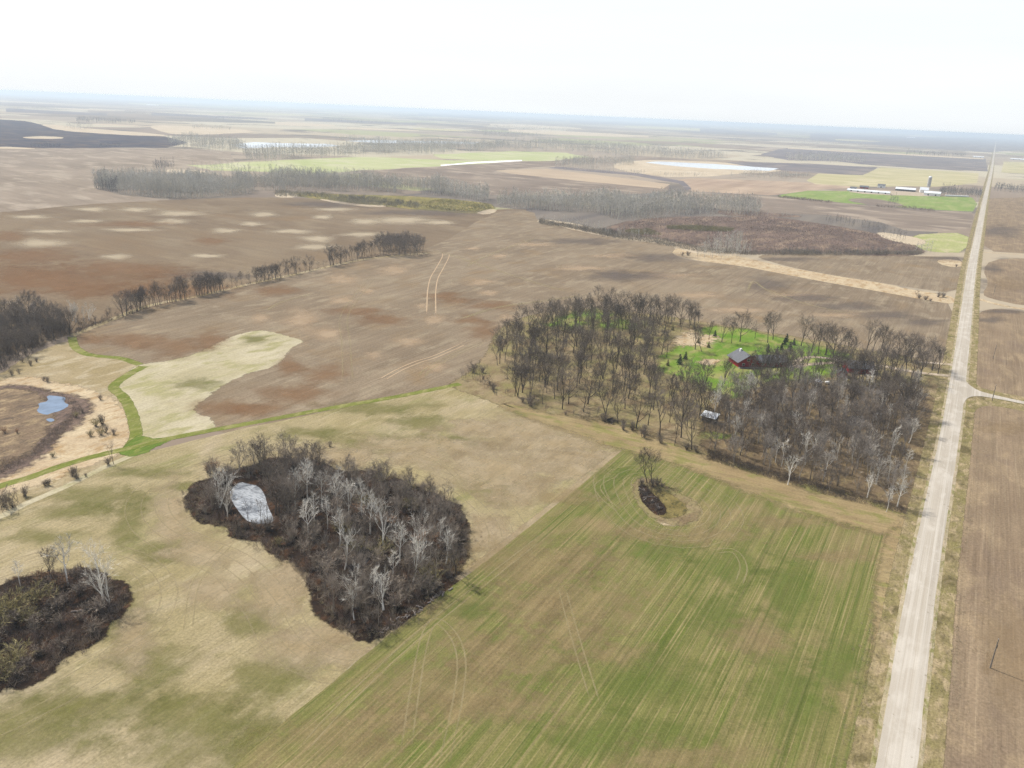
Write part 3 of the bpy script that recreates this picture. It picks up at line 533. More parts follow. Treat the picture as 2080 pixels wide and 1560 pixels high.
# ================================================================== TREES
class Geo:
    def __init__(s): s.V = []; s.T = []
    def tube(s, pts, rads, sides):
        b = len(s.V); n = len(pts)
        for i in range(n):
            d = pts[min(i+1, n-1)]-pts[max(i-1, 0)]; d = d/(np.linalg.norm(d)+1e-9)
            a = np.cross(d, (0.31, 0.95, 0.05) if abs(d[2]) > 0.7 else (0, 0, 1)); a /= np.linalg.norm(a)+1e-9
            c = np.cross(d, a)
            for k in range(sides):
                t = 2*math.pi*k/sides
                s.V.append(pts[i]+(a*math.cos(t)+c*math.sin(t))*rads[i])
        for i in range(n-1):
            for k in range(sides):
                k2 = (k+1) % sides; p, q, r, u = b+i*sides+k, b+i*sides+k2, b+(i+1)*sides+k2, b+(i+1)*sides+k
                s.T += [(p, q, r), (p, r, u)]
    def blade(s, p, d, L, w, rng):
        d = d/(np.linalg.norm(d)+1e-9); a = np.cross(d, rng.normal(size=3)); a /= np.linalg.norm(a)+1e-9
        b = len(s.V); s.V += [p-a*w/2, p+a*w/2, p+d*L]; s.T.append((b, b+1, b+2))

def unit(v): return v/(np.linalg.norm(v)+1e-9)
def bend(d, ang, rng):
    a = unit(np.cross(d, rng.normal(size=3))); return unit(d*math.cos(ang)+a*math.sin(ang))

def make_tree(seed, H=15, bole=0.32, r0=0.26, limbs=7, ang=(0.45, 0.8), limb_len=0.46, sub=5, sub2=4, twigs=9, twig=(0.9, 1.9), tw=0.05,
              lean=(0, 0), up=0.16, forks=1, lvl2up=0.10):
    rng = np.random.default_rng(seed); tr, cr = Geo(), Geo()
    def grow(p, d, L, r, lvl):
        ns = (7, 5, 3, 2)[lvl]; pts = [p]; rs = [r]; ds = [d]; q = p
        for i in range(ns):
            d = unit(d+rng.normal(size=3)*(0.05, 0.11, 0.14, 0.16)[lvl]+np.array((0, 0, (0.04, up, lvl2up, 0.0)[lvl])))
            q = q+d*L/ns; pts.append(q); ds.append(d); rs.append(r*(1-(0.8 if lvl else 0.78)*(i+1)/ns))
        (tr if lvl <= 1 else cr).tube(pts, rs, (6, 4, 3, 3)[lvl]); return pts, rs, ds
    def along(pts, rs, ds, f):
        x = f*(len(pts)-1); i = min(int(x), len(pts)-2); t = x-i
        return pts[i]*(1-t)+pts[i+1]*t, rs[i]*(1-t)+rs[i+1]*t, ds[min(i+1, len(ds)-1)]
    def tw_on(br, n):
        for _ in range(n):
            p, r, d = along(*br, rng.uniform(0.25, 1.0)); cr.blade(p, bend(d, rng.uniform(0.2, 0.8), rng)+np.array((0, 0, 0.15)), rng.uniform(*twig), tw, rng)
    for f in range(forks):
        d0 = unit(np.array((lean[0], lean[1], 1.0))+(rng.normal(size=3)*0.16 if forks > 1 else 0))
        trunk = grow(np.array((rng.normal()*0.25*(forks > 1), rng.normal()*0.25*(forks > 1), -0.3)), d0, H*0.86*(1 if f == 0 else rng.uniform(0.75, 0.95)), r0/(1+0.25*(forks-1)), 0)
        nl = max(3, int(limbs/(1+0.35*(forks-1))))
        for i in range(nl):
            fr = bole+(0.97-bole)*(i+rng.uniform(0, 0.8))/nl
            p, r, d = along(*trunk, min(fr, 0.98)); a = rng.uniform(*ang)
            az = i*2.4+rng.uniform(-0.5, 0.5); h = np.array((math.cos(az), math.sin(az), 0))
            lb = grow(p, unit(d*math.cos(a)+h*math.sin(a)), H*limb_len*(1.08-0.62*(fr-bole)/(1-bole))*rng.uniform(0.8, 1.1), max(0.05, min(r*0.62, r0*0.48)), 1)
            for j in range(sub):
                p, r, d = along(*lb, 0.36+0.64*(j+rng.uniform(0, 0.9))/sub)
                b2 = grow(p, bend(d, rng.uniform(0.35, 0.8), rng), H*limb_len*0.42*rng.uniform(0.7, 1.15), max(0.02, r*0.6), 2)
                for k in range(sub2):
                    p, r, d = along(*b2, 0.25+0.75*(k+rng.uniform(0, 0.9))/sub2)
                    b3 = grow(p, bend(d, rng.uniform(0.3, 0.7), rng), H*limb_len*0.2*rng.uniform(0.7, 1.2), max(0.014, r*0.6), 3)
                    tw_on(b3, twigs)
                tw_on(b2, twigs)
            tw_on(lb, 3)
    return np.array(tr.V), np.array(tr.T), np.array(cr.V), np.array(cr.T)

def make_shrub(seed, H=3.0, stems=16, spread=0.55, tw=0.05, sub=5, twigs=5):
    rng = np.random.default_rng(seed); tr, cr = Geo(), Geo()
    for i in range(stems):
        az = rng.uniform(0, 6.28); a = rng.uniform(0.05, spread); d = np.array((math.cos(az)*math.sin(a), math.sin(az)*math.sin(a), math.cos(a)))
        p = np.array((rng.normal()*0.25*H/3, rng.normal()*0.25*H/3, -0.1)); L = H*rng.uniform(0.7, 1.05); pts = [p]; rs = [0.05*H/3]; dd = d; ds = [d]
        for k in range(3):
            dd = unit(dd+rng.normal(size=3)*0.14); p = p+dd*L/3; pts.append(p); rs.append(0.05*H/3*(1-0.28*(k+1))); ds.append(dd)
        tr.tube(pts, rs, 3)
        for j in range(sub):
            f = rng.uniform(0.2, 1)*3; k = min(int(f), 2); q = pts[k]*(1-f+k)+pts[k+1]*(f-k); e = bend(ds[k+1], rng.uniform(0.3, 0.9), rng)
            l = H*rng.uniform(0.2, 0.4); cr.blade(q, e, l, tw*1.3, rng)
            for m in range(twigs): cr.blade(q+e*l*rng.uniform(0.2, 0.9), bend(e, rng.uniform(0.2, 0.8), rng), H*rng.uniform(0.1, 0.24), tw, rng)
    return np.array(tr.V), np.array(tr.T), np.array(cr.V), np.array(cr.T)

def make_conifer(seed, H=5.0, w=1.6):
    rng = np.random.default_rng(seed); tr, cr = Geo(), Geo()
    tr.tube([np.array((0, 0, -0.2)), np.array((0, 0, H*0.5)), np.array((0, 0, H*0.97))], [0.12, 0.07, 0.01], 5)
    z = 0.35
    while z < H*0.98:
        R = w*(1-z/H)**0.85+0.08; n = max(5, int(9*R/w*1.6))
        for i in range(n):
            az = rng.uniform(0, 6.28); d = np.array((math.cos(az), math.sin(az), rng.uniform(-0.35, 0.1))); q = np.array((0, 0, z))
            l = R*rng.uniform(0.75, 1.15); cr.blade(q, d, l, 0.16, rng)
            for m in range(6):
                cr.blade(q+d*l*rng.uniform(0.25, 0.95), d+np.array((*(rng.normal(size=2)*0.8), rng.uniform(-0.6, 0.1))), rng.uniform(0.25, 0.55), 0.14, rng)
        z += 0.16+0.12*rng.uniform()
    return np.array(tr.V), np.array(tr.T), np.array(cr.V), np.array(cr.T)

bark = plain_mat('bark', (0.075, 0.062, 0.052, 1), 0.95, 0.3, 1.5, 0.05, 0.25)
twig_m = plain_mat('twigs', (0.165, 0.138, 0.114, 1), 0.95, 0.25, 0.5, 0.05, 0.35)
pale_bark = plain_mat('pale_bark', (0.72, 0.69, 0.63, 1), 0.9, 0.18, 1.0, 0.1, 0.15)
pale_twig = plain_mat('pale_twigs', (0.60, 0.57, 0.51, 1), 0.9, 0.2, 1.0, 0.1, 0.2)
shrub_bark = plain_mat('shrub_stems', (0.13, 0.105, 0.09, 1), 0.95, 0.25, 1.0, 0.05, 0.3)
shrub_twig = plain_mat('shrub_twigs', (0.24, 0.20, 0.16, 1), 0.95, 0.25, 1.0, 0.05, 0.35)
olive_twig = plain_mat('budding_twigs', (0.30, 0.26, 0.13, 1), 0.95, 0.3, 1.2, 0.05, 0.3)
rust_twig = plain_mat('rusty_twigs', (0.33, 0.21, 0.13, 1), 0.95, 0.25, 1.0, 0.05, 0.3)
needles = plain_mat('needles', (0.028, 0.050, 0.026, 1), 0.9, 0.35, 2.0, 0.1, 0.3)
needles_b = plain_mat('browned_needles', (0.16, 0.14, 0.06, 1), 0.9, 0.3, 2.0, 0.1, 0.2)

PROTO = {}
def proto(key, look, geo, mt, mc):
    tv, tt, cv, ct = geo
    PROTO[key] = (look, tri_mesh('trunk', tv, tt, mt), tri_mesh('crown', cv, ct, mc), float(max(tv[:, 2].max(), cv[:, 2].max())))
OAK = []
for i, (look, kw) in enumerate([
        ('broad spreading', dict(H=15, bole=0.22, limbs=8, ang=(0.6, 1.0), limb_len=0.66, r0=0.34)),
        ('vase-shaped', dict(H=16, bole=0.24, limbs=9, ang=(0.35, 0.65), limb_len=0.66, r0=0.32)),
        ('fork-trunked', dict(H=15, bole=0.26, limbs=9, ang=(0.4, 0.75), limb_len=0.56, forks=2, r0=0.34)),
        ('tall slender', dict(H=17, bole=0.34, limbs=9, ang=(0.35, 0.65), limb_len=0.44, r0=0.27, sub=4)),
        ('round-crowned', dict(H=14, bole=0.26, limbs=10, ang=(0.6, 1.0), limb_len=0.58, r0=0.30)),
        ('leaning', dict(H=15, bole=0.30, limbs=8, ang=(0.4, 0.8), limb_len=0.54, lean=(0.2, 0.06), r0=0.28)),
        ('long-boled', dict(H=16, bole=0.40, limbs=8, ang=(0.4, 0.75), limb_len=0.54, r0=0.30)),
        ('thin-crowned', dict(H=14, bole=0.30, limbs=6, ang=(0.3, 0.65), limb_len=0.5, r0=0.22, sub=4, sub2=3, twigs=4))]):
    proto(('oak', i), look, make_tree(100+i, **kw), bark, twig_m); OAK.append(('oak', i))
SHADE = OAK
PALE = []
for i, (look, kw) in enumerate([
        ('straight', dict(H=14, bole=0.38, limbs=9, ang=(0.5, 0.9), limb_len=0.30, r0=0.24, sub=4, sub2=3, twigs=3, tw=0.075)),
        ('wide-limbed', dict(H=15, bole=0.25, limbs=8, ang=(0.5, 0.95), limb_len=0.46, r0=0.30, sub=4, sub2=3, twigs=3, tw=0.075)),
        ('crooked', dict(H=12, bole=0.35, limbs=7, ang=(0.5, 1.0), limb_len=0.36, r0=0.22, sub=4, sub2=2, twigs=3, lean=(-0.2, 0), tw=0.075)),
        ('fan-crowned', dict(H=13, bole=0.22, limbs=7, ang=(0.35, 0.7), limb_len=0.52, r0=0.28, sub=4, sub2=3, twigs=3, forks=2, tw=0.075)),
        ('thin', dict(H=13, bole=0.45, limbs=7, ang=(0.5, 0.9), limb_len=0.24, r0=0.16, sub=4, sub2=2, twigs=3, tw=0.07))]):
    proto(('pale', i), look, make_tree(200+i, **kw), pale_bark, pale_twig); PALE.append(('pale', i))
for i in range(4): proto(('shrub', i), 'brown twiggy', make_shrub(300+i, 3.0, 18+3*i, 0.5+0.1*(i % 2)), shrub_bark, shrub_twig)
for i in range(2): proto(('olive', i), 'yellow-green budding', make_shrub(320+i, 3.2, 26, 0.75, twigs=6), shrub_bark, olive_twig)
proto(('rust', 0), 'rust-brown', make_shrub(340, 3.0, 24, 0.65, twigs=6), shrub_bark, rust_twig)
for i in range(2): proto(('sapling', i), 'spindly', make_tree(400+i, H=8, bole=0.25, limbs=6, ang=(0.3, 0.6), limb_len=0.34, r0=0.10, sub=3, sub2=2, twigs=4, forks=2, tw=0.04), shrub_bark, shrub_twig)
for i in range(2): proto(('conifer', i), 'dark green', make_conifer(500+i), bark, needles)
proto(('conifer_b', 0), 'browned', make_conifer(510, 4.0, 1.3), bark, needles_b)
NAMES = {'oak': ('bare_tree', 'tree'), 'pale': ('pale_tree', 'tree'), 'shrub': ('shrub', 'shrub'), 'olive': ('shrub', 'shrub'), 'rust': ('shrub', 'shrub'),
         'sapling': ('sapling', 'sapling'), 'conifer': ('conifer', 'conifer'), 'conifer_b': ('conifer', 'conifer')}
NOUN = {'oak': 'bare tree', 'pale': 'pale-barked bare tree', 'shrub': 'shrub', 'olive': 'shrub', 'rust': 'shrub', 'sapling': 'bare sapling', 'conifer': 'conifer', 'conifer_b': 'conifer'}
PLANTS = []
RNG = np.random.default_rng(7)
def plant(key, x, y, h, place, group, rot=None, sq=1.0, world=None, simple=False):
    """one tree or bush whose foot is seen at pixel x, y; h is its height in metres"""
    look, tm, cm, H0 = PROTO[key]; w = P(x, y) if world is None else world
    nm, cat = NAMES[key[0]]
    if key[0] == 'oak': h *= 1.14
    s = h/H0
    rot = RNG.uniform(0, 6.28) if rot is None else rot
    rt = bpy.data.objects.new(nm, None); C.objects.link(rt); rt.empty_display_size = 0.5
    rt.location = (w[0], w[1], 0.03); rt.rotation_euler = (0, 0, rot); rt.scale = (s*sq, s*sq, s)
    for n_, me in (('trunk' if nm.endswith('tree') or nm in ('conifer', 'sapling') else 'stems', tm), ('crown', cm)):
        o = bpy.data.objects.new(n_, me); C.objects.link(o); o.parent = rt
    rt['category'] = cat; rt['group'] = group
    PLANTS.append((rt, key, x, y, h, place, w)); return rt

def inpoly(x, y, poly):
    c = False; n = len(poly); j = n-1
    for i in range(n):
        (xi, yi), (xj, yj) = poly[i], poly[j]
        if (yi > y) != (yj > y) and x < (xj-xi)*(y-yi)/(yj-yi)+xi: c = not c
        j = i
    return c
def scatter(px, n, mind, seed, avoid=(), tries=60000):
    """up to n ground points inside a seen outline, at least mind metres apart"""
    rng = np.random.default_rng(seed); W = [tuple(P(*q)) for q in px]; xs = [q[0] for q in W]; ys = [q[1] for q in W]
    pts = []; av = list(avoid); cell = {}
    def key(p): return (int(p[0]//max(mind, 1e-3)), int(p[1]//max(mind, 1e-3)))
    for p in av: cell.setdefault(key(p), []).append(p)
    for _ in range(tries):
        if len(pts) >= n: break
        p = (rng.uniform(min(xs), max(xs)), rng.uniform(min(ys), max(ys)))
        if not inpoly(p[0], p[1], W): continue
        k = key(p); ok = True
        for a in (-1, 0, 1):
            for b_ in (-1, 0, 1):
                for q in cell.get((k[0]+a, k[1]+b_), ()):
                    if (q[0]-p[0])**2+(q[1]-p[1])**2 < mind*mind: ok = False; break
                if not ok: break
            if not ok: break
        if ok: pts.append(p); cell.setdefault(k, []).append(p)
    return pts

def treemass(name, pts_, keys, h0, h1, seed, mat=None, pale=0.0):
    rg = np.random.default_rng(seed); VV = []; TT = []; n = 0
    for (x, y) in pts_:
        look, tm, cm, H0 = PROTO[keys[int(rg.integers(len(keys)))]]; s = rg.uniform(h0, h1)/H0; a = rg.uniform(0, 6.28); c_, s_ = math.cos(a)*s, math.sin(a)*s
        for me in (tm, cm):
            v = np.empty(len(me.vertices)*3, np.float32); me.vertices.foreach_get('co', v); v = v.reshape(-1, 3)
            f = np.empty(len(me.loops), np.int32); me.loops.foreach_get('vertex_index', f)
            VV.append(np.stack([v[:, 0]*c_-v[:, 1]*s_+x, v[:, 0]*s_+v[:, 1]*c_+y, v[:, 2]*s], 1)); TT.append(f.reshape(-1, 3)+n); n += len(v)
    o = bpy.data.objects.new(name, tri_mesh(name, np.concatenate(VV), np.concatenate(TT), mat or twig_m)); C.objects.link(o); return tag(o, kind='stuff')
TL_X = [(142, 682), (250, 642), (285, 629), (325, 619), (376, 610), (430, 596), (460, 588), (524, 574), (570, 565), (629, 551), (677, 539), (726, 525), (755, 519), (780, 517)]
G_GROVE = 'bare trees of the farmyard grove'
GROVE_PLACES = [(1030,735,'at the west corner of the grove'),(1050,690,'on the northwest edge of the grove'),(1110,668,'at the grove end nearest the twin tracks'),(1165,660,'on the far side of the grove'),
    (1235,655,'beside the far green clearing in the grove'),(1300,662,'behind the left end of the lawn'),(1375,665,'behind the straw patch on the lawn'),(1420,705,'on the lawn beside the straw patch'),
    (1350,720,'at the left tip of the lawn'),(1290,710,'in the thick wood left of the lawn'),(1220,710,'deep in the middle of the western grove'),(1140,715,'deep in the grove behind its west corner'),
    (1085,755,'just inside the grove near its west corner'),(1165,775,'behind the front row of the grove'),(1250,780,'in the open middle of the grove'),(1320,790,'just left of the white-roofed shed clearing'),
    (1060,805,'in front at the west end of the grove'),(1130,825,'in the front row by the pale hay'),(1200,838,'in the front row above the mown hay'),(1275,865,'in the front row near the dark pile'),
    (1345,880,'in the front row left of the thicket'),(1400,850,'beside the white-roofed shed'),(1440,800,'below the green lawn'),(1475,780,'at the lower edge of the bright lawn')]
NROW_PLACES = [(1480,690,'behind the left end of the house'),(1560,692,'behind the house roof'),(1640,710,'behind the gravel loop drive'),(1720,722,'along the field edge behind the drive'),(1800,735,'behind the barn along the ploughed field'),(1880,755,'by the driveway mouth at the road')]
SE_PLACES = [(1480,850,'at the thicket end by the white-roofed shed'),(1500,920,'in the thicket facing the lone twin trees'),(1560,800,'in the thicket below the red house'),(1580,880,'in the middle left of the thicket'),
    (1620,960,'on the field side of the thicket'),(1660,800,'in the thicket below the small hut'),(1700,880,'around the dark wood pond'),(1750,800,'in the thicket below the barn'),(1750,960,'in the thicket near its lower edge'),
    (1820,830,'in the thicket by the road junction'),(1850,900,'in the thicket along the gravel road'),(1830,980,'at the lowest corner of the thicket')]
def near(places, x, y): return min(places, key=lambda q: (q[0]-x)**2+((q[1]-y)*1.6)**2)[2]

# ---- grove, western half: the trees one can pick out, then the rest
hand = [(1142,831,1,17),(1194,821,0,17),(1185,837,0,12),(1230,844,2,14),(1255,860,1,12),(1292,870,0,15),(1339,885,3,18),(1327,832,6,15),(1387,850,2,17),(1360,858,7,11),(1052,807,2,15),(1046,805,3,13),(1077,816,7,12),(1102,821,7,10),
    (1107,787,2,16),(1112,782,6,15),(1015,739,3,14),(1060,733,6,13),(1077,741,3,14),(1155,821,4,14),(1171,787,3,16),(1291,772,0,15),(1267,795,6,17),(1278,790,3,15),(1246,777,3,14),(1412,710,1,14),(1425,714,5,11),(1466,695,1,14),(1344,720,4,13),(1354,726,7,11),
    (1381,660,4,15),(1400,655,1,13),(1465,786,5,12),(1472,780,7,13),(1486,697,3,11),(1186,731,6,14),(1134,685,1,17),(1169,665,2,18),(1257,677,3,15),(1271,667,4,14),(1310,667,1,17),(1305,682,0,13),(1350,677,4,13),(1234,670,2,15),(1105,670,2,16),(1370,905,7,12),
    (1215,612,4,10),(1240,617,3,10),(1440,690,3,10),(1120,655,3,12),(1190,640,3,13),(1420,850,1,17),(1433,840,2,14),(1395,800,1,15),(1430,795,2,15)]
hw = []
for x, y, k, h in hand:
    hw.append(tuple(P(x, y))); plant(OAK[k], x, y, h, near(GROVE_PLACES, x, y), G_GROVE)
gw = [(1010,742),(1035,702),(1110,662),(1200,640),(1330,642),(1400,655),(1450,668),(1400,672),(1375,690),(1330,735),(1330,790),(1440,798),(1450,830),(1432,928),(1330,888),(1230,852),(1130,825),(1030,795)]
for w_ in scatter(gw, 90, 5.2, 11, hw):
    x, y = pix(*w_); k = int(RNG.choice([0, 1, 1, 2, 3, 4, 6, 7, 3])); plant(OAK[k], x, y, RNG.uniform(11, 16.5), near(GROVE_PLACES, x, y), G_GROVE, world=w_)
treemass('wood', scatter(gw, 80, 4.5, 12, hw), [('oak', i) for i in (1, 2, 3, 6, 7)], 9, 15, 121)
treemass('wood', [tuple(P(*q)) for q in ((1535,758),(1550,768),(1565,757),(1583,768),(1595,756),(1612,768),(1570,780),(1545,785),(1600,782),(1690,772),(1705,775),(1725,776),(1745,772),(1760,768),(1778,774),(1735,783),(1715,786),(1765,784),(1700,764))], [('oak', i) for i in (0, 1, 4, 2, 5)], 11, 15, 122)
treemass('wood', [tuple(P(*q)) for q in ((1010,742),(1016,728),(1021,715),(1029,700),(1038,690),(1048,681),(1060,671),(1026,735),(1040,720),(1050,704),(1075,664),(1092,660))], [('oak', i) for i in (1, 2, 3, 6)], 12, 16, 123)
tlx = [(150+i*11.5, None) for i in range(62)]; treemass('hedgerow', [tuple(P(x+RNG.normal()*3, np.interp(x, *zip(*TL_X))+RNG.normal()*1.2)) for x, _ in tlx if 150 < x < 760], [('oak', 7), ('oak', 3), ('sapling', 0), ('sapling', 1)], 4.5, 10, 124)
nrow = [(1545,762,0,14),(1575,765,1,14),(1600,764,4,13),(1625,762,0,14),(1690,762,4,15),(1715,768,1,15),(1735,770,0,15),(1752,776,4,15),(1772,772,2,15),(1780,762,1,15),(1700,778,2,14),(1722,740,3,14),(1795,760,4,14),(1840,755,1,15),(1865,780,0,14),(1665,770,2,13),(1503,694,4,16),(1533,688,7,10),(1559,696,3,15),(1570,690,1,15),(1627,703,1,17),(1648,715,0,15),(1662,718,3,15),(1677,721,2,17),(1692,722,4,16),(1712,715,3,11),(1722,717,3,12),(1760,712,1,17),(1772,716,3,13),(1789,716,6,15),(1800,722,2,13),(1822,727,1,14),(1838,732,2,15),(1850,738,1,15),(1862,742,6,14),(1880,745,1,15),(1893,752,2,14),(1905,760,1,14),
    (1870,765,2,15),(1850,772,4,15),(1820,768,2,16),(1805,775,6,15),(1640,742,0,11),(1700,757,0,12),(1622,778,0,16),(1605,752,0,13),(1560,770,2,13),(1540,778,5,12),(1590,792,6,14),(1750,772,1,15)]
for x, y, k, h in nrow: plant(OAK[k], x, y, h, near(NROW_PLACES, x, y), 'bare trees along the drive and house')
se = [(1440,860),(1465,812),(1520,800),(1600,795),(1700,790),(1800,790),(1860,785),(1862,830),(1846,900),(1820,1000),(1804,1028),(1700,1003),(1560,962),(1440,922)]
sep_ = scatter(se, 190, 3.7, 23, hw); treemass('wood', sep_[84:130], [('oak', i) for i in (0, 2, 3, 4, 6, 7)], 10, 16, 231); treemass('wood', sep_[130:], [('oak', i) for i in (0, 2, 3, 4, 6, 7)], 10, 16, 232, plain_mat('grey_twigs', (0.27, 0.24, 0.21, 1), 0.95, 0.25, 0.5, 0.05)); sep_ = sep_[:84]
for i, w_ in enumerate(sep_):
    x, y = pix(*w_)
    if i % 3 == 2: plant(PALE[int(RNG.choice([0, 2, 4, 4, 1]))], x, y, RNG.uniform(9, 13.5), near(SE_PLACES, x, y), 'pale trees of the farmyard thicket', world=w_)
    else: plant(OAK[int(RNG.choice([0, 2, 3, 3, 4, 5, 6, 7]))], x, y, RNG.uniform(9.5, 15), near(SE_PLACES, x, y), 'bare trees of the farmyard thicket', world=w_)
for x, y, k, h in [(1520,815,1,14),(1512,822,3,13),(1600,985,1,12),(1700,935,3,10),(1830,1000,4,11),(1822,1030,0,11),(1800,1040,4,9),(1838,960,4,10),(1846,900,2,11),(1858,830,3,10),(1540,900,0,12),(1650,930,1,11),(1760,920,3,11),(1780,980,1,10),(1620,850,4,12),(1700,830,0,11),(1575,940,4,11)]:
    plant(PALE[k], x, y, h, near(SE_PLACES, x, y), 'pale trees of the farmyard thicket')
for w_ in scatter(se, 60, 4.0, 29):
    x, y = pix(*w_); plant(('sapling', int(RNG.integers(2))), x, y, RNG.uniform(4.5, 8), near(SE_PLACES, x, y), 'saplings of the farmyard thicket', world=w_)
for w_ in scatter([(930,770),(990,745),(1010,790),(1100,838),(1230,862),(1330,896),(1430,934),(1420,920),(1330,885),(1230,850),(1100,825),(1000,800)], 34, 3.0, 31):
    x, y = pix(*w_); plant(('shrub', int(RNG.integers(4))) if RNG.uniform() < 0.5 else ('sapling', int(RNG.integers(2))), x, y, RNG.uniform(2, 5.5), near([(950,775,'left of the grove corner'),(1060,812,'on the hay-side edge of the grove'),(1200,850,'on the front edge of the grove'),(1330,890,'between grove and brown headland'),(1420,925,'at the thicket corner by the headland')], x, y), 'brush along the grove edge', world=w_)
for x, y, h in [(962,770,9),(978,778,11),(990,786,6),(940,772,6)]: plant(('sapling', 1), x, y, h, 'left of the grove corner', 'brush along the grove edge')
for x, y, k, h in [(1380,740,0,5.2),(1392,730,1,4),(1559,715,0,4.5),(1578,720,1,4.2),(1587,711,0,4),(1604,713,1,5),(1612,701,0,3.8),(1597,694,1,4.5),(1593,700,0,4),(1452,683,0,3.5)]:
    plant(('conifer', k), x, y, h, near([(1385,735,'at the left end of the lawn'),(1565,716,'on the lawn right behind the house'),(1602,702,'on the lawn by the loop drive'),(1452,683,'behind the straw patch')], x, y), 'small conifers on the lawn')
for x, y in [(1356,743),(1418,697),(1439,706),(1366,671)]: plant(('conifer_b', 0), x, y, 3.2, near([(1356,743,'at the left tip of the lawn'),(1430,700,'on the straw patch of the lawn'),(1366,671,'behind the straw patch')], x, y), 'small conifers on the lawn')
# ---- tree line on the field divider
TL = [(142,682,0,13),(110,689,4,11),(125,684,7,10),(250,642,0,13),(258,640,4,13),(270,637,1,13),(279,632,2,12),(285,629,3,12),(291,627,6,12),(297,625,3,12),(316,621,1,12),(325,619,3,13),(340,616,4,11),(350,615,7,11),(357,614,3,14),(366,610,3,14),(376,610,1,14),
    (405,600,2,13),(410,600,3,12),(415,599,1,13),(422,598,6,13),(430,596,1,13),(436,595,3,11),(440,594,7,11),(447,592,3,11),(454,591,1,11),(524,574,4,10),(531,573,3,9),(537,571,4,10),(545,570,1,10),(554,569,3,9),(560,567,4,9),(570,565,0,11),(587,560,4,11),(602,557,0,12),(629,551,0,11),
    (671,540,1,15),(677,539,2,15),(692,536,0,14),(704,532,3,9),(715,526,3,10),(726,525,1,12),(735,522,2,13),(741,521,3,12),(755,519,3,11)]
for x, y, k, h in TL: plant(OAK[k], x, y, h, near([(125,685,'at the dark wood end of the divider'),(270,635,'in the left cluster on the field divider'),(345,615,'in the middle cluster on the field divider'),(430,597,'in the tight cluster on the divider'),(555,567,'in the low row on the divider'),(685,537,'between low row and round clump'),(735,523,'just left of the round clump')], x, y), 'bare trees along the field divider')
treemass('wood', scatter([(758,518),(765,508),(800,501),(850,504),(864,515),(830,521),(790,522)], 44, 2.8, 41), [('oak', i) for i in range(5)], 12, 17, 411)
tlw = [P(x+RNG.normal()*5, y-RNG.uniform(0, 3)) for x, y, k, h in TL for _ in range(1)]; treemass('wood', [tuple(q) for q in tlw], [('oak', i) for i in (1, 2, 3, 7)], 8, 12, 421)
# ---- dark wood at the left
LW = [(-120,740),(-120,690),(-40,655),(0,645),(60,640),(140,660),(150,674),(110,690),(60,718),(0,752),(-80,800)]
lw = scatter(LW, 74, 3.6, 43); treemass('wood', lw[16:], [('oak', i) for i in (0, 1, 2, 4, 6)], 11, 15.5, 431)
for i, w_ in enumerate(lw[:16]):
    x, y = pix(*w_); plant(OAK[int(RNG.choice([0, 1, 4, 4, 2, 3]))], x, y, RNG.uniform(11, 15), near([(20,740,'at the front of the dark left wood'),(20,680,'in the middle of the dark left wood'),(110,685,'at the right end of the dark left wood'),(60,650,'at the back of the dark left wood')], x, y), 'trees of the dark left wood', world=w_)
for x, y, k, h in [(147,652,3,12),(155,655,0,11),(180,652,3,11),(172,656,4,10),(70,650,1,10),(40,640,3,11)]: plant(PALE[k], x, y, h, 'behind the dark left wood by the soil', 'pale trees by the dark wood')
# ---- central copse
CP = [(687,1047,0,14),(709,1050,1,13.5),(736,1050,4,14),(780,1120,1,16.5),(812,1140,0,12),(839,1182,2,14),(862,1110,3,11.5),(894,1110,4,10),(625,1015,0,14),(627,1092,0,12.5),(640,1060,4,11),(725,1222,3,11),(700,1158,2,13),(665,1075,4,11),(446,1032,3,14),(462,1056,1,12),(600,1030,0,13),(752,1085,0,14),(690,1110,4,12),(850,1145,1,12),(905,1145,2,11),(780,1240,3,11),(720,1260,2,10),(760,1215,4,10),(800,1185,4,11),(655,1030,2,12),(690,1010,4,12)]
CPL = [(450,1035,'on the pond side of the copse'),(630,1020,'just right of the copse pond'),(630,1090,'below the copse pond'),(710,1050,'in the upper middle of the copse'),(790,1125,'in the very middle of the copse'),(870,1110,'in the right part of the copse'),(730,1215,'in the lower part of the copse'),(835,1180,'near the log-lined edge of copse'),(560,960,'on the upper rim of the copse'),(850,1005,'on the upper right rim of copse'),(480,1085,'at the pond end of the copse'),(660,1200,'at the lower left of the copse'),(920,1150,'at the right rim of the copse'),(760,1280,'at the bottom tip of the copse')]
for x, y, k, h in CP: plant(PALE[k], x, y, h, near(CPL, x, y), 'pale trees of the central copse')
for x, y, k, h in [(560,1045,0,12),(572,1062,1,11),(548,1000,3,10),(470,1000,7,9),(585,1035,2,12),(530,1074,7,9),(505,1072,7,8),(777,992,0,9),(835,1005,3,9),(874,1020,3,8),(925,1172,3,11),(527,950,2,11),(540,957,3,10),(566,967,0,11),(580,975,3,10),(637,957,5,10),(650,938,7,7),(600,985,4,11),(615,975,3,12),(484,1087,7,6),(545,1065,7,8)]:
    plant(OAK[k], x, y, h, near(CPL, x, y), 'dark trees of the central copse')
cop = [(410,1000),(450,965),(520,950),(560,935),(640,945),(700,965),(770,968),(850,992),(900,1022),(938,1052),(946,1080),(938,1120),(922,1165),(880,1215),(825,1255),(775,1283),(735,1288),(690,1270),(660,1245),(650,1200),(618,1150),(575,1110),(575,1060),(555,1000),(530,975),(470,975),(450,1010),(460,1045),(490,1075),(450,1062),(410,1040)]
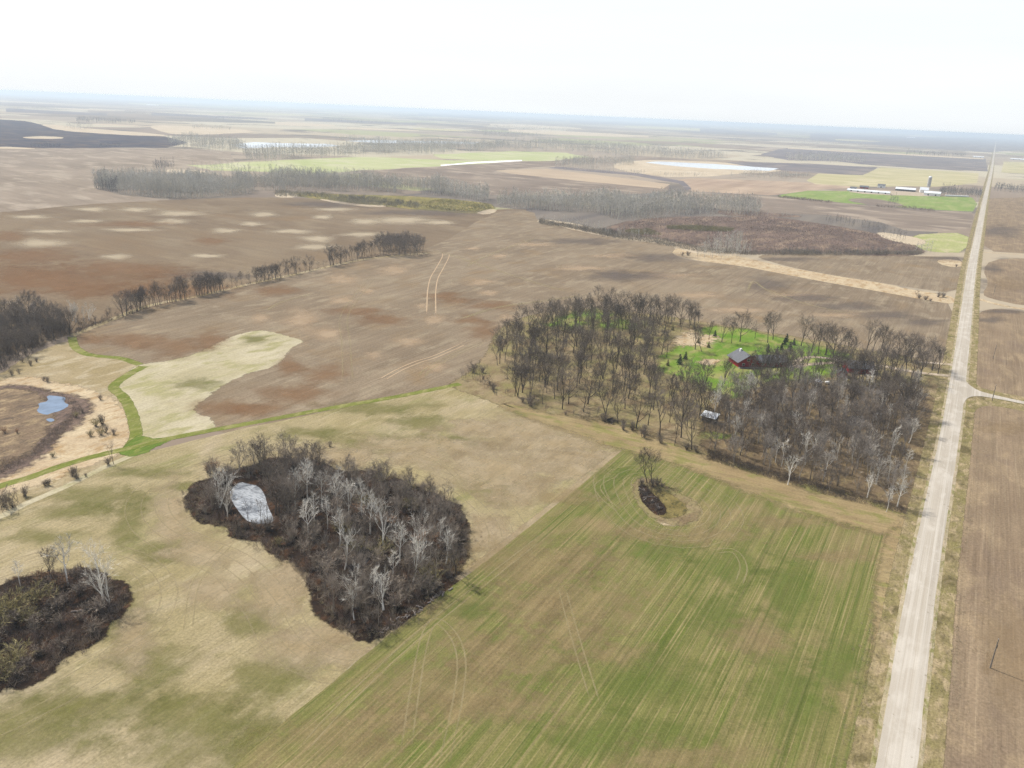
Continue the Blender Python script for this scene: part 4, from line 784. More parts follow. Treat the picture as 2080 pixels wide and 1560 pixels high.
for i, w_ in enumerate(scatter(cop, 92, 2.6, 47)):
    x, y = pix(*w_); k = ('shrub', int(RNG.integers(4))) if i % 9 not in (3, 6) else (('olive', int(RNG.integers(2))) if i % 9 == 3 else ('rust', 0)); h = RNG.uniform(2.2, 5.6)
    if i % 5 == 1: k = ('sapling', int(RNG.integers(2))); h = RNG.uniform(5, 9)
    plant(k, x, y, h, near(CPL, x, y), 'brush of the central copse', world=w_, sq=1.45 if k[0] != 'sapling' else 1)
for x, y, k, h in [(520,1074,('shrub',0),4),(545,1076,('shrub',3),4.5),(500,1074,('shrub',1),3),(466,1040,('shrub',2),4.5),(462,1018,('shrub',0),4),(434,955,('rust',0),4.5),(422,960,('rust',0),3.5),(484,1086,('shrub',1),5),(567,1108,('olive',0),3),(394,1000,('shrub',2),2),(671,908,('shrub',0),2.5)]: plant(k, x, y, h, near(CPL, x, y), 'brush of the central copse')
treemass('wood', scatter(cop, 46, 4.0, 49), [('oak', i) for i in (2, 3, 6, 7)], 8, 12.5, 491, plain_mat('tan_twigs', (0.27, 0.23, 0.19, 1), 0.95, 0.25, 0.5, 0.05))
for w_ in scatter(cop, 46, 3.2, 48):
    x, y = pix(*w_); plant(('sapling', int(RNG.integers(2))), x, y, RNG.uniform(7, 11.5), near(CPL, x, y), 'slim young trees of the central copse', world=w_, sq=1.3)
# ---- copse at the lower left
C2 = [(30,1235,'on the left side of the corner copse'),(85,1210,'at the back of the corner copse'),(140,1190,'at the upper rim of the corner copse'),(215,1225,'at the right end of the corner copse'),(30,1340,'at the bottom of the corner copse'),(130,1290,'in front in the corner copse')]
for x, y, k, h in [(139,1190,2,14),(211,1227,1,17),(224,1226,3,12),(44,1196,4,9)]: plant(PALE[k], x, y, h, near(C2, x, y), 'pale trees of the corner copse')
for x, y, k, h in [(101,1176,5,9),(112,1172,7,6)]: plant(OAK[k], x, y, h, near(C2, x, y), 'dark trees of the corner copse')
for x, y, h in [(30,1245,6),(82,1225,5.5),(5,1260,5),(35,1345,5),(14,1378,4.5),(-30,1300,6),(60,1262,4)]: plant(('olive', int(RNG.integers(2))), x, y, h, near(C2, x, y), 'brush of the corner copse', sq=1.25)
for i, w_ in enumerate(scatter([(-120,1280),(0,1210),(50,1190),(110,1175),(170,1170),(222,1188),(242,1215),(236,1238),(195,1280),(128,1325),(45,1376),(0,1392),(-120,1440)], 46, 2.6, 53)):
    x, y = pix(*w_); plant(('shrub', int(RNG.integers(4))) if i % 8 else ('rust', 0), x, y, RNG.uniform(1.8, 4.2), near(C2, x, y), 'brush of the corner copse', world=w_, sq=1.45)
# ---- single trees and bushes
plant(OAK[5], 1315, 981, 11.5, 'at the round hollow in green field', 'twin trees at the hollow', rot=3.0)
plant(OAK[1], 1323, 981, 11, 'at the round hollow in green field', 'twin trees at the hollow')
for x, y, h in [(1303,985,3),(1335,985,3.2),(1326,988,3.5),(1345,990,2)]: plant(('shrub', 2), x, y, h, 'beneath the twin trees at the hollow', 'brush at the hollow')
plant(OAK[7], 231, 943, 8, 'beside the mown path junction', 'trees along the lower path')
for k, x, y, h in [(('shrub',1),220,944,3.2),(('shrub',0),158,972,4),(('shrub',3),148,966,3),(('sapling',0),146,968,5),(('shrub',2),98,986,2.6),(('shrub',3),92,987,2.2),(('sapling',1),15,1035,8),(('sapling',0),3,1040,8),(('sapling',0),39,1020,6),(('shrub',1),50,1008,4),(('shrub',0),28,1030,4),(('sapling',1),-20,1050,9),(('shrub',2),8,1028,4),(('shrub',1),175,968,1.6)]:
    plant(k, x, y, h, near([(220,944,'by the mown path junction'),(155,970,'mid way down the pale path edge'),(95,986,'on the tan strip beside path'),(20,1030,'at the left frame edge by path')], x, y), 'brush along the lower path')
WP = [(97,775,'above the blue marsh pond'),(25,760,'below the dark left wood'),(205,812,'right of the blue marsh pond'),(155,847,'beside the blue marsh pond'),(200,865,'on the straw left of the path bend'),(210,885,'on the straw just below the big bush'),(108,925,'at the lower edge of the marsh')]
for k, x, y, h in [(('shrub',2),97,776,3),(('shrub',0),88,774,2.4),(('shrub',1),25,762,3),(('shrub',0),38,758,2.4),(('shrub',1),205,812,2.8),(('olive',0),155,848,2.6),(('shrub',2),168,838,2),(('olive',1),196,866,3.6),(('shrub',3),207,862,4.2),(('olive',0),184,886,2.8),(('olive',1),206,884,3),(('shrub',0),214,880,3.2),(('shrub',1),231,883,3),(('olive',1),108,928,2),(('rust',0),10,880,2.6),(('rust',0),35,880,2.2),(('shrub',3),62,742,2.6),(('shrub',1),75,735,2.4),(('shrub',0),45,735,3)]:
    plant(k, x, y, h, near(WP, x, y), 'bushes around the left marsh')
for k, x, y, h in [(('shrub',0),1385,519,3.6),(('shrub',2),1397,519,4.4),(('shrub',1),1866,606,4),(('shrub',3),1880,609,3.4),(('sapling',0),1863,604,6),(('shrub',0),1905,603,4.6),(('shrub',2),1916,604,4.2),(('shrub',1),1942,542,3),(('shrub',2),1890,612,2.4)]:
    plant(k, x, y, h, near([(1390,519,'on the straw tip below the purple marsh'),(1875,607,'on the straw strip near the road'),(1910,603,'on the straw strip beside the road'),(1942,542,'in the small pale ring by the road')], x, y), 'bushes on the straw strips', sq=1.2)

# ================================================================== MASSES OF BRUSH AND FAR WOODS
def wood_proto(seed, H=13, w=2.6, limbs=14, tw=34, tw_w=0.15):
    rng = np.random.default_rng(seed); g = Geo(); top = np.array((rng.normal()*0.4, rng.normal()*0.4, H))
    g.tube([np.array((0, 0, -0.2)), top*0.5, top], [0.14, 0.09, 0.02], 3)
    for i in range(limbs):
        f = rng.uniform(0.25, 0.95); az = rng.uniform(0, 6.28); d = np.array((math.cos(az), math.sin(az), rng.uniform(0.7, 2.0))); L = w*rng.uniform(0.8, 1.5)*(1.15-0.7*f)
        g.blade(top*f, d, L*1.4, 0.2, rng); e = top*f+unit(d)*L
        for k in range(tw//limbs+1): g.blade(top*f+unit(d)*L*rng.uniform(0.3, 1.1), bend(unit(d), rng.uniform(0.2, 0.7), rng), L*rng.uniform(0.4, 0.8), tw_w, rng)
    return np.array(g.V), np.array(g.T)
def brush_proto(seed, H=2.2, n=34, tw=0.07, spread=0.8):
    rng = np.random.default_rng(seed); g = Geo()
    for i in range(n):
        az = rng.uniform(0, 6.28); a = abs(rng.normal())*spread*0.6; d = np.array((math.cos(az)*math.sin(a), math.sin(az)*math.sin(a), math.cos(a)))
        p = np.array((rng.normal()*0.4, rng.normal()*0.4, 0)); p = p+d*H*rng.uniform(0, 0.5); g.blade(p, d+rng.normal(size=3)*0.25, H*rng.uniform(0.35, 0.7), tw, rng)
    return np.array(g.V), np.array(g.T)
def mass(name, mat, protos, pts, s0, s1, seed, label=None, cat=None):
    rng = np.random.default_rng(seed); VV = []; TT = []; b = 0
    for (x, y) in pts:
        v, t = protos[int(rng.integers(len(protos)))]; a = rng.uniform(0, 6.28); s = rng.uniform(s0, s1); c, n = math.cos(a), math.sin(a)
        s *= 0.9+0.55*mnoise.noise(Vector((x/45, y/45, seed)));  q = v*s*np.array((rng.uniform(0.85, 1.2),)*2+(1,)); VV.append(np.stack([q[:, 0]*c-q[:, 1]*n+x, q[:, 0]*n+q[:, 1]*c+y, q[:, 2]+0.02], 1)); TT.append(t+b); b += len(v)
    o = bpy.data.objects.new(name, tri_mesh(name, np.concatenate(VV), np.concatenate(TT), mat)); C.objects.link(o)
    return tag(o, label, cat, None, 'stuff')
def wood_mat(name, c1, c2, c3, scale=0.05):
    b = NB(name); p = b.pos()
    col = b.mix(b.rng(b.noise(p, scale, 4, 0.6), 0.38, 0.62), c1, c2); col = b.mix(b.rng(b.noise(p, scale*3.1, 3, 0.6), 0.5, 0.65), col, c3)
    b.base(col); b.b.inputs['Specular IOR Level'].default_value = 0.05; return b.m
WOODS = [wood_proto(600+i) for i in range(7)]; BRUSH = [brush_proto(650+i) for i in range(6)]
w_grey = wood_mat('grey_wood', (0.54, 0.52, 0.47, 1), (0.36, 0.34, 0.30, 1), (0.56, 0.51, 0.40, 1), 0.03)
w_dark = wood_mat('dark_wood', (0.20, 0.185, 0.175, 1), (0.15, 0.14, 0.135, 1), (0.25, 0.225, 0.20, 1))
b_dark = wood_mat('dark_brush', (0.115, 0.092, 0.078, 1), (0.15, 0.115, 0.09, 1), (0.08, 0.064, 0.056, 1), 0.2)
b_brown = wood_mat('brown_brush', (0.24, 0.19, 0.15, 1), (0.19, 0.15, 0.125, 1), (0.30, 0.24, 0.17, 1), 0.15)
b_purple = wood_mat('purple_brush', (0.20, 0.152, 0.136, 1), (0.15, 0.115, 0.106, 1), (0.23, 0.185, 0.15, 1), 0.05)
b_olive = wood_mat('olive_brush', (0.25, 0.225, 0.10, 1), (0.20, 0.18, 0.095, 1), (0.27, 0.23, 0.14, 1), 0.08)
b_straw = wood_mat('dry_tufts', (0.42, 0.35, 0.24, 1), (0.34, 0.28, 0.18, 1), (0.28, 0.24, 0.13, 1), 0.3)
mass('undergrowth', b_dark, BRUSH, scatter(cop, 700, 0.7, 61), 0.4, 1.0, 1)
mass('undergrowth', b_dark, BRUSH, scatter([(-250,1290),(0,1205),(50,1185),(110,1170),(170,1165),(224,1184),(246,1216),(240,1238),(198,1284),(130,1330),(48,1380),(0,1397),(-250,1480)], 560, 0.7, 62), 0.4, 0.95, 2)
TALL = [brush_proto(670+i, 5.0, 60, 0.075, 0.55) for i in range(5)]
b_pale = wood_mat('pale_thicket', (0.36, 0.33, 0.28, 1), (0.30, 0.27, 0.23, 1), (0.36, 0.30, 0.20, 1), 0.12)
b_mix = wood_mat('mixed_thicket', (0.24, 0.20, 0.165, 1), (0.16, 0.13, 0.105, 1), (0.29, 0.235, 0.16, 1), 0.12)
b_red = wood_mat('reddish_thicket', (0.25, 0.18, 0.145, 1), (0.18, 0.135, 0.115, 1), (0.30, 0.21, 0.14, 1), 0.15)
mass('thicket', b_mix, TALL, scatter(cop, 190, 1.6, 161), 0.5, 1.05, 161)
mass('thicket', b_red, TALL, scatter(cop, 150, 1.6, 162), 0.4, 0.85, 162)
mass('thicket', b_pale, TALL, scatter(cop, 110, 2.4, 168), 0.5, 1.1, 168)
mass('thicket', b_red, TALL, scatter([(-250,1290),(0,1205),(50,1185),(110,1170),(170,1165),(224,1184),(246,1216),(240,1238),(198,1284),(130,1330),(48,1380),(0,1397),(-250,1480)], 170, 1.1, 163), 0.35, 0.75, 163)
mass('thicket', b_mix, TALL, scatter(se, 170, 2.6, 164), 0.4, 0.9, 164)
mass('thicket', wood_mat('grey_thicket', (0.30, 0.27, 0.24, 1), (0.22, 0.195, 0.17, 1), (0.34, 0.30, 0.25, 1), 0.06), WOODS, scatter(se, 110, 3.5, 165), 0.45, 0.8, 165)
mass('thicket', b_dark, TALL, scatter([(-300,760),(-120,690),(0,650),(60,645),(140,665),(150,678),(110,694),(60,722),(0,757),(-120,830)], 420, 1.2, 166), 0.7, 1.6, 166)
mass('undergrowth', b_brown, BRUSH, scatter(se, 750, 1.2, 63), 0.25, 0.7, 3)
mass('undergrowth', b_dark, BRUSH, scatter([(1440,915),(1560,955),(1700,995),(1835,1030),(1838,1045),(1700,1012),(1560,972),(1435,934)], 500, 0.6, 64), 0.4, 1.0, 4)
mass('undergrowth', b_dark, BRUSH, scatter([(-300,760),(-120,690),(0,650),(60,645),(140,665),(150,678),(110,694),(60,722),(0,757),(-120,830)], 900, 1.0, 65), 0.7, 1.6, 5)
mass('undergrowth', b_dark, BRUSH, scatter([(150,672),(200,655),(250,640),(300,620),(300,628),(250,646),(200,660),(152,680)], 120, 1.0, 66), 0.4, 1.3, 6)
mass('undergrowth', b_brown, BRUSH, scatter([(310,618),(400,600),(460,588),(520,572),(640,546),(760,518),(865,513),(865,519),(760,523),(640,550),(520,576),(400,604),(310,623)], 300, 1.2, 67), 0.3, 0.9, 7)
mass('cattail', b_brown, BRUSH, scatter([(-100,940),(0,935),(60,925),(100,880),(140,850),(150,825),(130,815),(125,800),(60,792),(60,786),(110,797),(152,812),(168,830),(135,874),(70,932),(0,964),(-100,1000)], 900, 0.6, 68), 0.25, 0.55, 8)
mass('purple_scrub', b_purple, BRUSH, scatter([(1230,478),(1260,460),(1300,449),(1400,442),(1560,442),(1680,458),(1790,478),(1850,498),(1875,514),(1700,514),(1500,514),(1350,490)], 5200, 1.5, 69), 0.5, 1.0, 9)
mass('yellow_willow', b_olive, BRUSH, scatter([(1353,462),(1420,458),(1490,465),(1485,472),(1420,470),(1360,466)], 500, 1.0, 70), 1.0, 2.2, 10)
mass('yellow_willow', b_olive, BRUSH, scatter([(1262,470),(1320,466),(1345,478),(1290,478)], 260, 1.0, 71), 0.8, 1.8, 11)
mass('olive_scrub', b_olive, BRUSH, scatter([(840,412),(900,406),(990,413),(1000,425),(970,432),(900,428),(850,421)], 900, 1.5, 72), 0.7, 1.5, 12)
mass('marsh_scrub', wood_mat('tan_scrub', (0.26, 0.225, 0.17, 1), (0.19, 0.165, 0.13, 1), (0.15, 0.125, 0.105, 1), 0.04), BRUSH, scatter([(1095,447),(1140,456),(1200,464),(1270,478),(1360,489),(1430,505),(1520,512),(1600,511),(1700,512),(1800,515),(1870,512),(1870,518),(1700,519),(1520,519),(1420,513),(1340,497),(1250,485),(1160,465),(1095,455)], 1500, 1.6, 73), 1.0, 2.6, 13)
mass('marsh_scrub', wood_mat('pale_scrub', (0.34, 0.30, 0.20, 1), (0.24, 0.215, 0.155, 1), (0.17, 0.145, 0.12, 1), 0.03), BRUSH, scatter([(560,388),(640,392),(700,398),(780,405),(850,415),(850,424),(770,419),(690,411),(640,402),(560,400)], 700, 2.0, 74), 0.9, 3.0, 14)
mass('verge_tufts', b_straw, BRUSH, [tuple(np.array(a)+nr_) for a, nr_ in zip([p for p in pts[::1] for _ in range(1)], nr*6)] + [tuple(p+n_*RNG.uniform(5, 9.5)*sg+RNG.normal(size=2)*1.5) for p, n_ in list(zip(pts, nr))[-60:] for sg in (-1, 1) for _ in range(26)], 0.12, 0.34, 15)
def rim(outline, n, out_, seed):
    rg = np.random.default_rng(seed); W = smooth_closed([P(*q) for q in outline], 2); r = []
    c = np.mean(np.array(W), 0)
    for _ in range(n):
        i = int(rg.integers(len(W))); t_ = rg.uniform(); q = W[i]*(1-t_)+W[(i+1) % len(W)]*t_
        d_ = q-c; r.append(tuple(q+d_/np.linalg.norm(d_)*rg.normal()*out_))
    return r
mass('undergrowth', b_dark, BRUSH, scatter([(1295,985),(1330,978),(1340,992),(1352,1040),(1335,1046),(1310,1025)], 90, 0.5, 175), 0.4, 1.0, 175)
mass('dry_tufts', b_straw, BRUSH, rim(COPSE_OUT, 900, 2.0, 171), 0.15, 0.45, 171)
mass('undergrowth', b_brown, BRUSH, rim(COPSE_OUT, 420, 1.3, 172), 0.4, 1.2, 172)
mass('undergrowth', b_brown, BRUSH, rim([(-250,1290),(0,1200),(110,1165),(190,1163),(250,1215),(200,1288),(50,1385),(-250,1500)], 320, 1.3, 173), 0.4, 1.2, 173)
mass('dry_tufts', b_straw, BRUSH, rim([(1293,985),(1306,972),(1335,980),(1400,1018),(1413,1045),(1370,1064),(1330,1050)], 260, 1.2, 174), 0.12, 0.35, 174)
# far woods
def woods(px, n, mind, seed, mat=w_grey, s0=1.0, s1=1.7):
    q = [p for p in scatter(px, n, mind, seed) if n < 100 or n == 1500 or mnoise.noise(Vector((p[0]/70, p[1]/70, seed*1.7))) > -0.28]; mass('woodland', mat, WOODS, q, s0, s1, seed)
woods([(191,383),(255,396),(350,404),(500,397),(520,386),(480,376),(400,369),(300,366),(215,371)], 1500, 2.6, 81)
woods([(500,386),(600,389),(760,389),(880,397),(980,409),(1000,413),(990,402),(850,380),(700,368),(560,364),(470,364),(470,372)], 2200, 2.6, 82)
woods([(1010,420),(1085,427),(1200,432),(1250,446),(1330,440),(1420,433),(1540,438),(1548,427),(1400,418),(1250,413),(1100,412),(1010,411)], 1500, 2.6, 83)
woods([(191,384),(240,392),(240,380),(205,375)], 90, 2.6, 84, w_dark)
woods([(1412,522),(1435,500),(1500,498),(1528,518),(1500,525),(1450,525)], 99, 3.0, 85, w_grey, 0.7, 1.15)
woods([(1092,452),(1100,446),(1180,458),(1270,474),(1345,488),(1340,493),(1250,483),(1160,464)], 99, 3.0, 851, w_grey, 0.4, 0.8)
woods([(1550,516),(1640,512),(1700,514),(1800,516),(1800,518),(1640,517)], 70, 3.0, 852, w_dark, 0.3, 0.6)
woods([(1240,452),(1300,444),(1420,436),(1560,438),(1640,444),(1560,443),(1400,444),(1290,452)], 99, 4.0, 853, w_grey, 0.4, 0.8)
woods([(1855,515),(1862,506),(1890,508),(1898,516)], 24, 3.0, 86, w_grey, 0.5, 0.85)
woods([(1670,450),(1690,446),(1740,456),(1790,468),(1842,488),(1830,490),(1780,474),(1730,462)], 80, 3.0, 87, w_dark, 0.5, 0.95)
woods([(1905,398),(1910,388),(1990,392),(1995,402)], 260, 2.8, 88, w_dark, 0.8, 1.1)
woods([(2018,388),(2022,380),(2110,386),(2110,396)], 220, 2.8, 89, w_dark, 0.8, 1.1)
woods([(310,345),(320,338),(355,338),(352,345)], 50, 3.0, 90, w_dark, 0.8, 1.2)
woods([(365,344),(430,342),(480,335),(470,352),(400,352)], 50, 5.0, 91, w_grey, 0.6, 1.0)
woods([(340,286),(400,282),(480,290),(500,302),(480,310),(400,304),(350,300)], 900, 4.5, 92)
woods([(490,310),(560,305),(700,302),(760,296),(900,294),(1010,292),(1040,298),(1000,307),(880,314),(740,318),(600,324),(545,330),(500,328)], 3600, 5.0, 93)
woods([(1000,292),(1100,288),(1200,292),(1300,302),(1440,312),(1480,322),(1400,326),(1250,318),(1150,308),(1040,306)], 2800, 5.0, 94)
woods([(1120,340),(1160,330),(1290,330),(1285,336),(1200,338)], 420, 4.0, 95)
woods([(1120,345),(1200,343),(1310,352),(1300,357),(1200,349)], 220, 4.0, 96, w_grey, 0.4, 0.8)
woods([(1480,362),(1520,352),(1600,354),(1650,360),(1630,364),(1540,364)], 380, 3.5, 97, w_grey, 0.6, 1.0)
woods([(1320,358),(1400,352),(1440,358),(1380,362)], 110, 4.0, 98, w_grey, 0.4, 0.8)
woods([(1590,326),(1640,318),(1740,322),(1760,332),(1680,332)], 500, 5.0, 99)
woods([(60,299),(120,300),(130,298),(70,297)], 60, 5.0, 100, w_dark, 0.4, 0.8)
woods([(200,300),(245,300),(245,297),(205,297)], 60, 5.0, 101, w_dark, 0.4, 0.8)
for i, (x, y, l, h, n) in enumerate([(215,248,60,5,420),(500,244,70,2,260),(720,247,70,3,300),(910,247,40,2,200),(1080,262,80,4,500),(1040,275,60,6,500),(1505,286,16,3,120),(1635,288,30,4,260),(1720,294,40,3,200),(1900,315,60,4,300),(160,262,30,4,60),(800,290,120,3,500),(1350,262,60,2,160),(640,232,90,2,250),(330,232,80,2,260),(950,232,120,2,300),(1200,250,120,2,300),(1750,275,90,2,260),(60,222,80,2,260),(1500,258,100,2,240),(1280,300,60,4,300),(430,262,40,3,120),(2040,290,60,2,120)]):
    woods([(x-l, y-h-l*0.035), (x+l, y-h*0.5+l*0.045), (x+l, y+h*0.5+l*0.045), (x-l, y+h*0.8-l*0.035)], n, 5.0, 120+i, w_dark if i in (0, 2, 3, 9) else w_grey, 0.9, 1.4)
# brush around the farm lawn
mass('marsh_scrub', b_brown, BRUSH, scatter([(1580,399),(1640,404),(1690,410),(1690,413),(1640,408),(1580,402)], 180, 2.0, 141), 1.0, 2.2, 141)
woods([(1800,418),(1812,408),(1825,412),(1822,420)], 16, 3.5, 142, w_dark, 0.6, 1.1)
mass('marsh_scrub', b_brown, BRUSH, scatter([(1780,418),(1840,421),(1900,426),(1900,430),(1840,425),(1780,421)], 90, 2.5, 143), 1.2, 2.6, 143)
woods([(1974,430),(1984,405),(1992,400),(1985,430)], 20, 4, 144, w_grey, 0.4, 0.7)

# ================================================================== BUILDINGS
def empty(name, loc, rz, label, cat, group=None):
    o = bpy.data.objects.new(name, None); C.objects.link(o); o.location = loc; o.rotation_euler = (0, 0, rz); return tag(o, label, cat, group)
def box(x0, x1, y0, y1, z0, z1):
    V = [(x0,y0,z0),(x1,y0,z0),(x1,y1,z0),(x0,y1,z0),(x0,y0,z1),(x1,y0,z1),(x1,y1,z1),(x0,y1,z1)]
    return V, [(0,3,2,1),(4,5,6,7),(0,1,5,4),(1,2,6,5),(2,3,7,6),(3,0,4,7)]
def boxes(name, items, mat, parent):
    V = []; F = []
    for it in items:
        v, f = box(*it); n = len(V); V += v; F += [tuple(i+n for i in q) for q in f]
    return mesh_obj(name, V, F, mat, parent)
def gable_walls(L, W, h, rh, mat, parent, name='wall'):
    a, b = L/2, W/2
    V = [(-a,-b,0),(a,-b,0),(a,b,0),(-a,b,0),(-a,-b,h),(a,-b,h),(a,b,h),(-a,b,h),(-a,0,h+rh),(a,0,h+rh)]
    return mesh_obj(name, V, [(0,1,5,4),(2,3,7,6),(3,0,4,8,7),(1,2,6,9,5),(0,3,2,1)], mat, parent)
def gable_roof(L, W, h, rh, ov, th, mat, parent, name='roof', dx=0, dz=0.03):
    a, b = L/2+ov, W/2+ov; s = rh/(W/2); e = h-ov*s; V = []; F = []
    for sg in (-1, 1):
        n = len(V)
        for x in (-a, a):
            for (y, z) in ((sg*b, e), (0, h+rh), (0, h+rh+th), (sg*b, e+th)): V.append((x+dx, y, z+dz))
        q = [(0,1,2,3),(7,6,5,4),(0,4,5,1),(1,5,6,2),(2,6,7,3),(3,7,4,0)]
        F += [tuple(i+n for i in (f if sg > 0 else f[::-1])) for f in q]
    return mesh_obj(name, V, F, mat, parent)
red_w = plain_mat('red_boards', S(176, 36, 42), 0.8, 0.18, 0.8)
grey_roof = plain_mat('grey_shingles', S(118, 120, 126), 0.9, 0.16, 0.7)
white_p = plain_mat('white_paint', (0.78, 0.78, 0.76, 1), 0.7, 0.06, 1.0)
white_metal = plain_mat('white_sheet_metal', (0.66, 0.69, 0.72, 1), 0.45, 0.06, 0.4, 0.5)
glass = plain_mat('window_glass', (0.03, 0.035, 0.04, 1), 0.1, 0.2, 1.0, 0.5)
wood_m = plain_mat('weathered_wood', (0.19, 0.165, 0.14, 1), 0.9, 0.25, 2.0)
conc = plain_mat('concrete', (0.42, 0.41, 0.40, 1), 0.9, 0.12, 0.5)
darkw = plain_mat('dark_boards', (0.06, 0.05, 0.045, 1), 0.9, 0.25, 1.0)

def wall_dir(a, b):
    p, q = P(*a), P(*b); return p, math.atan2(q[1]-p[1], q[0]-p[0]), float(np.linalg.norm(q-p))
# house: gabled main block with a longer, lower wing to the right
p0, ang, Lw = wall_dir((1527, 749), (1606, 748))
h_ = empty('red_house', (0, 0, 0.05), 0, 'long red farmhouse with grey shingle roof beside the bright lawn', 'house')
cs, sn = math.cos(ang), math.sin(ang)
ctr = np.array(p0)+np.array((cs, sn))*0.0+np.array((-sn, cs))*7.0
h_.location = (ctr[0], ctr[1], 0.05); h_.rotation_euler = (0, 0, ang); h_.scale = (0.82, 0.82, 0.85)
mainW = gable_walls(13, 12.5, 3.4, 3.6, red_w, h_); mainW.rotation_euler = (0, 0, rad(90)); mainW.location = (-1, 0.5, 0)
mainR = gable_roof(13, 12.5, 3.4, 3.6, 1.1, 0.25, grey_roof, h_); mainR.rotation_euler = (0, 0, rad(90)); mainR.location = (-1, 0.5, 0)
wingW = gable_walls(18, 9, 3.0, 2.6, red_w, h_); wingW.location = (14.2, -1.2, 0.01)
wingR = gable_roof(18, 9, 3.0, 2.6, 0.7, 0.22, grey_roof, h_); wingR.location = (14.2, -1.2, 0.01)
ch = boxes('chimney', [(-1.5, -0.5, 3.0, 4.0, 5.8, 8.2)], white_p, mainR); ch.location = (0, 0, 0); ch.rotation_euler = (0, 0, rad(-90)); 
for (x, z, ww, hh) in ((-4.2, 1.0, 1.4, 1.3), (1.6, 1.0, 1.4, 1.3), (-1.4, 3.6, 1.6, 1.2)):
    f = boxes('window', [(x-ww/2-0.1, x+ww/2+0.1, -6.10, -6.02, z-0.1, z+hh+0.1)], white_p, h_); boxes('pane', [(x-ww/2, x+ww/2, -6.14, -6.11, z, z+hh)], glass, f)
for x in (8, 11.5, 18, 20.5):
    f = boxes('window', [(x-0.7, x+0.7, -5.79, -5.72, 1.0, 2.4)], white_p, h_); boxes('pane', [(x-0.6, x+0.6, -5.83, -5.80, 1.1, 2.3)], glass, f)
boxes('door', [(14.5, 15.5, -5.79, -5.71, 0.05, 2.1)], white_p, h_)
boxes('porch_deck', [(-7.5, 4.6, -9.0, -5.85, 0.05, 0.35)], wood_m, h_)
# garage barn
p1, ang1, L1 = wall_dir((1718, 762), (1762, 766))
g_ = empty('red_barn', (P(1742, 754)[0], P(1742, 754)[1], 0.05), ang1+rad(8), 'red barn with grey roof between the two driveways near road', 'barn')
g_.scale = (0.8, 0.8, 0.85); gable_walls(15, 10, 3.2, 2.8, red_w, g_); gable_roof(15, 10, 3.2, 2.8, 0.7, 0.22, grey_roof, g_)
boxes('garage_door', [(7.51, 7.58, -3.6, -0.4, 0.05, 2.6)], darkw, g_); boxes('garage_door', [(7.51, 7.58, 0.4, 3.6, 0.05, 2.6)], darkw, g_)
f = boxes('window', [(-3, -1.6, -5.09, -5.02, 1.1, 2.2)], white_p, g_); boxes('pane', [(-2.9, -1.7, -5.13, -5.10, 1.2, 2.1)], glass, f)
s_ = empty('red_shed', (P(1709, 764)[0], P(1709, 764)[1], 0.05), ang1+rad(80), 'small red shed with grey roof just left of the barn', 'shed')
s_.scale = (0.85, 0.85, 0.85); gable_walls(6, 5, 2.4, 1.8, red_w, s_); gable_roof(6, 5, 2.4, 1.8, 0.4, 0.15, grey_roof, s_); boxes('door', [(-3.08, -3.01, -0.6, 0.6, 0.05, 2.0)], white_p, s_)
u_ = empty('hut', (P(1661, 784)[0], P(1661, 784)[1], 0.05), 0.3, 'tiny dark hut with white roof at the thicket top', 'hut')
boxes('wall', [(-1.1, 1.1, -1.1, 1.1, 0, 2.2)], darkw, u_)
mesh_obj('roof', [(-1.5,-1.5,2.23),(1.5,-1.5,2.23),(1.5,1.5,2.23),(-1.5,1.5,2.23),(0,0,3.4)], [(0,1,4),(1,2,4),(2,3,4),(3,0,4),(3,2,1,0)], white_metal, u_)
boxes('door', [(-0.5, 0.5, -1.16, -1.11, 0.05, 1.9)], white_p, u_)
t_ = empty('storage_tank', (P(1680, 781)[0], P(1680, 781)[1], 0.05), 0.2, 'small white tank standing right of the tiny hut', 'tank')
g = Geo(); g.tube([np.array((-1.1, 0, 1.0)), np.array((-1.0, 0, 1.0)), np.array((1.0, 0, 1.0)), np.array((1.1, 0, 1.0))], [0.2, 0.6, 0.6, 0.2], 12)
mesh_obj('vessel', g.V, g.T, white_p, t_, smooth=True); boxes('stand', [(-0.8,-0.6,-0.4,0.4,0,0.5),(0.6,0.8,-0.4,0.4,0,0.5)], darkw, t_)
# white-roofed pole shed
pw, angw, lw = wall_dir((1430, 852), (1453, 858))
k_ = empty('pole_shed', (P(1441, 856)[0], P(1441, 856)[1], 0.05), angw, 'open shed with shiny white metal roof among the grove trees', 'shed')
boxes('wall', [(-2.6,2.6,1.6,1.72,0,2.6),(-2.72,-2.6,-1.2,1.72,0,2.6),(2.6,2.72,-1.2,1.72,0,2.6)], darkw, k_)
for x in (-2.5, 2.5): boxes('post', [(x-0.1, x+0.1, -1.9, -1.7, 0, 2.2)], wood_m, k_)
mesh_obj('roof', [(-3.1,-2.4,2.25),(3.1,-2.4,2.25),(3.1,2.2,3.1),(-3.1,2.2,3.1),(-3.1,-2.4,2.37),(3.1,-2.4,2.37),(3.1,2.2,3.22),(-3.1,2.2,3.22)], [(0,3,2,1),(4,5,6,7),(0,1,5,4),(1,2,6,5),(2,3,7,6),(3,0,4,7)], white_metal, k_)
c_ = empty('white_camper', (P(1783, 852)[0], P(1783, 852)[1], 0.05), 0.9, 'white box trailer half hidden in the thicket by the pond', 'trailer')
boxes('body', [(-1.8,1.8,-1.0,1.0,0.5,2.4)], white_p, c_); boxes('window', [(-1.0,0.4,-1.05,-1.01,1.3,1.9)], glass, c_)
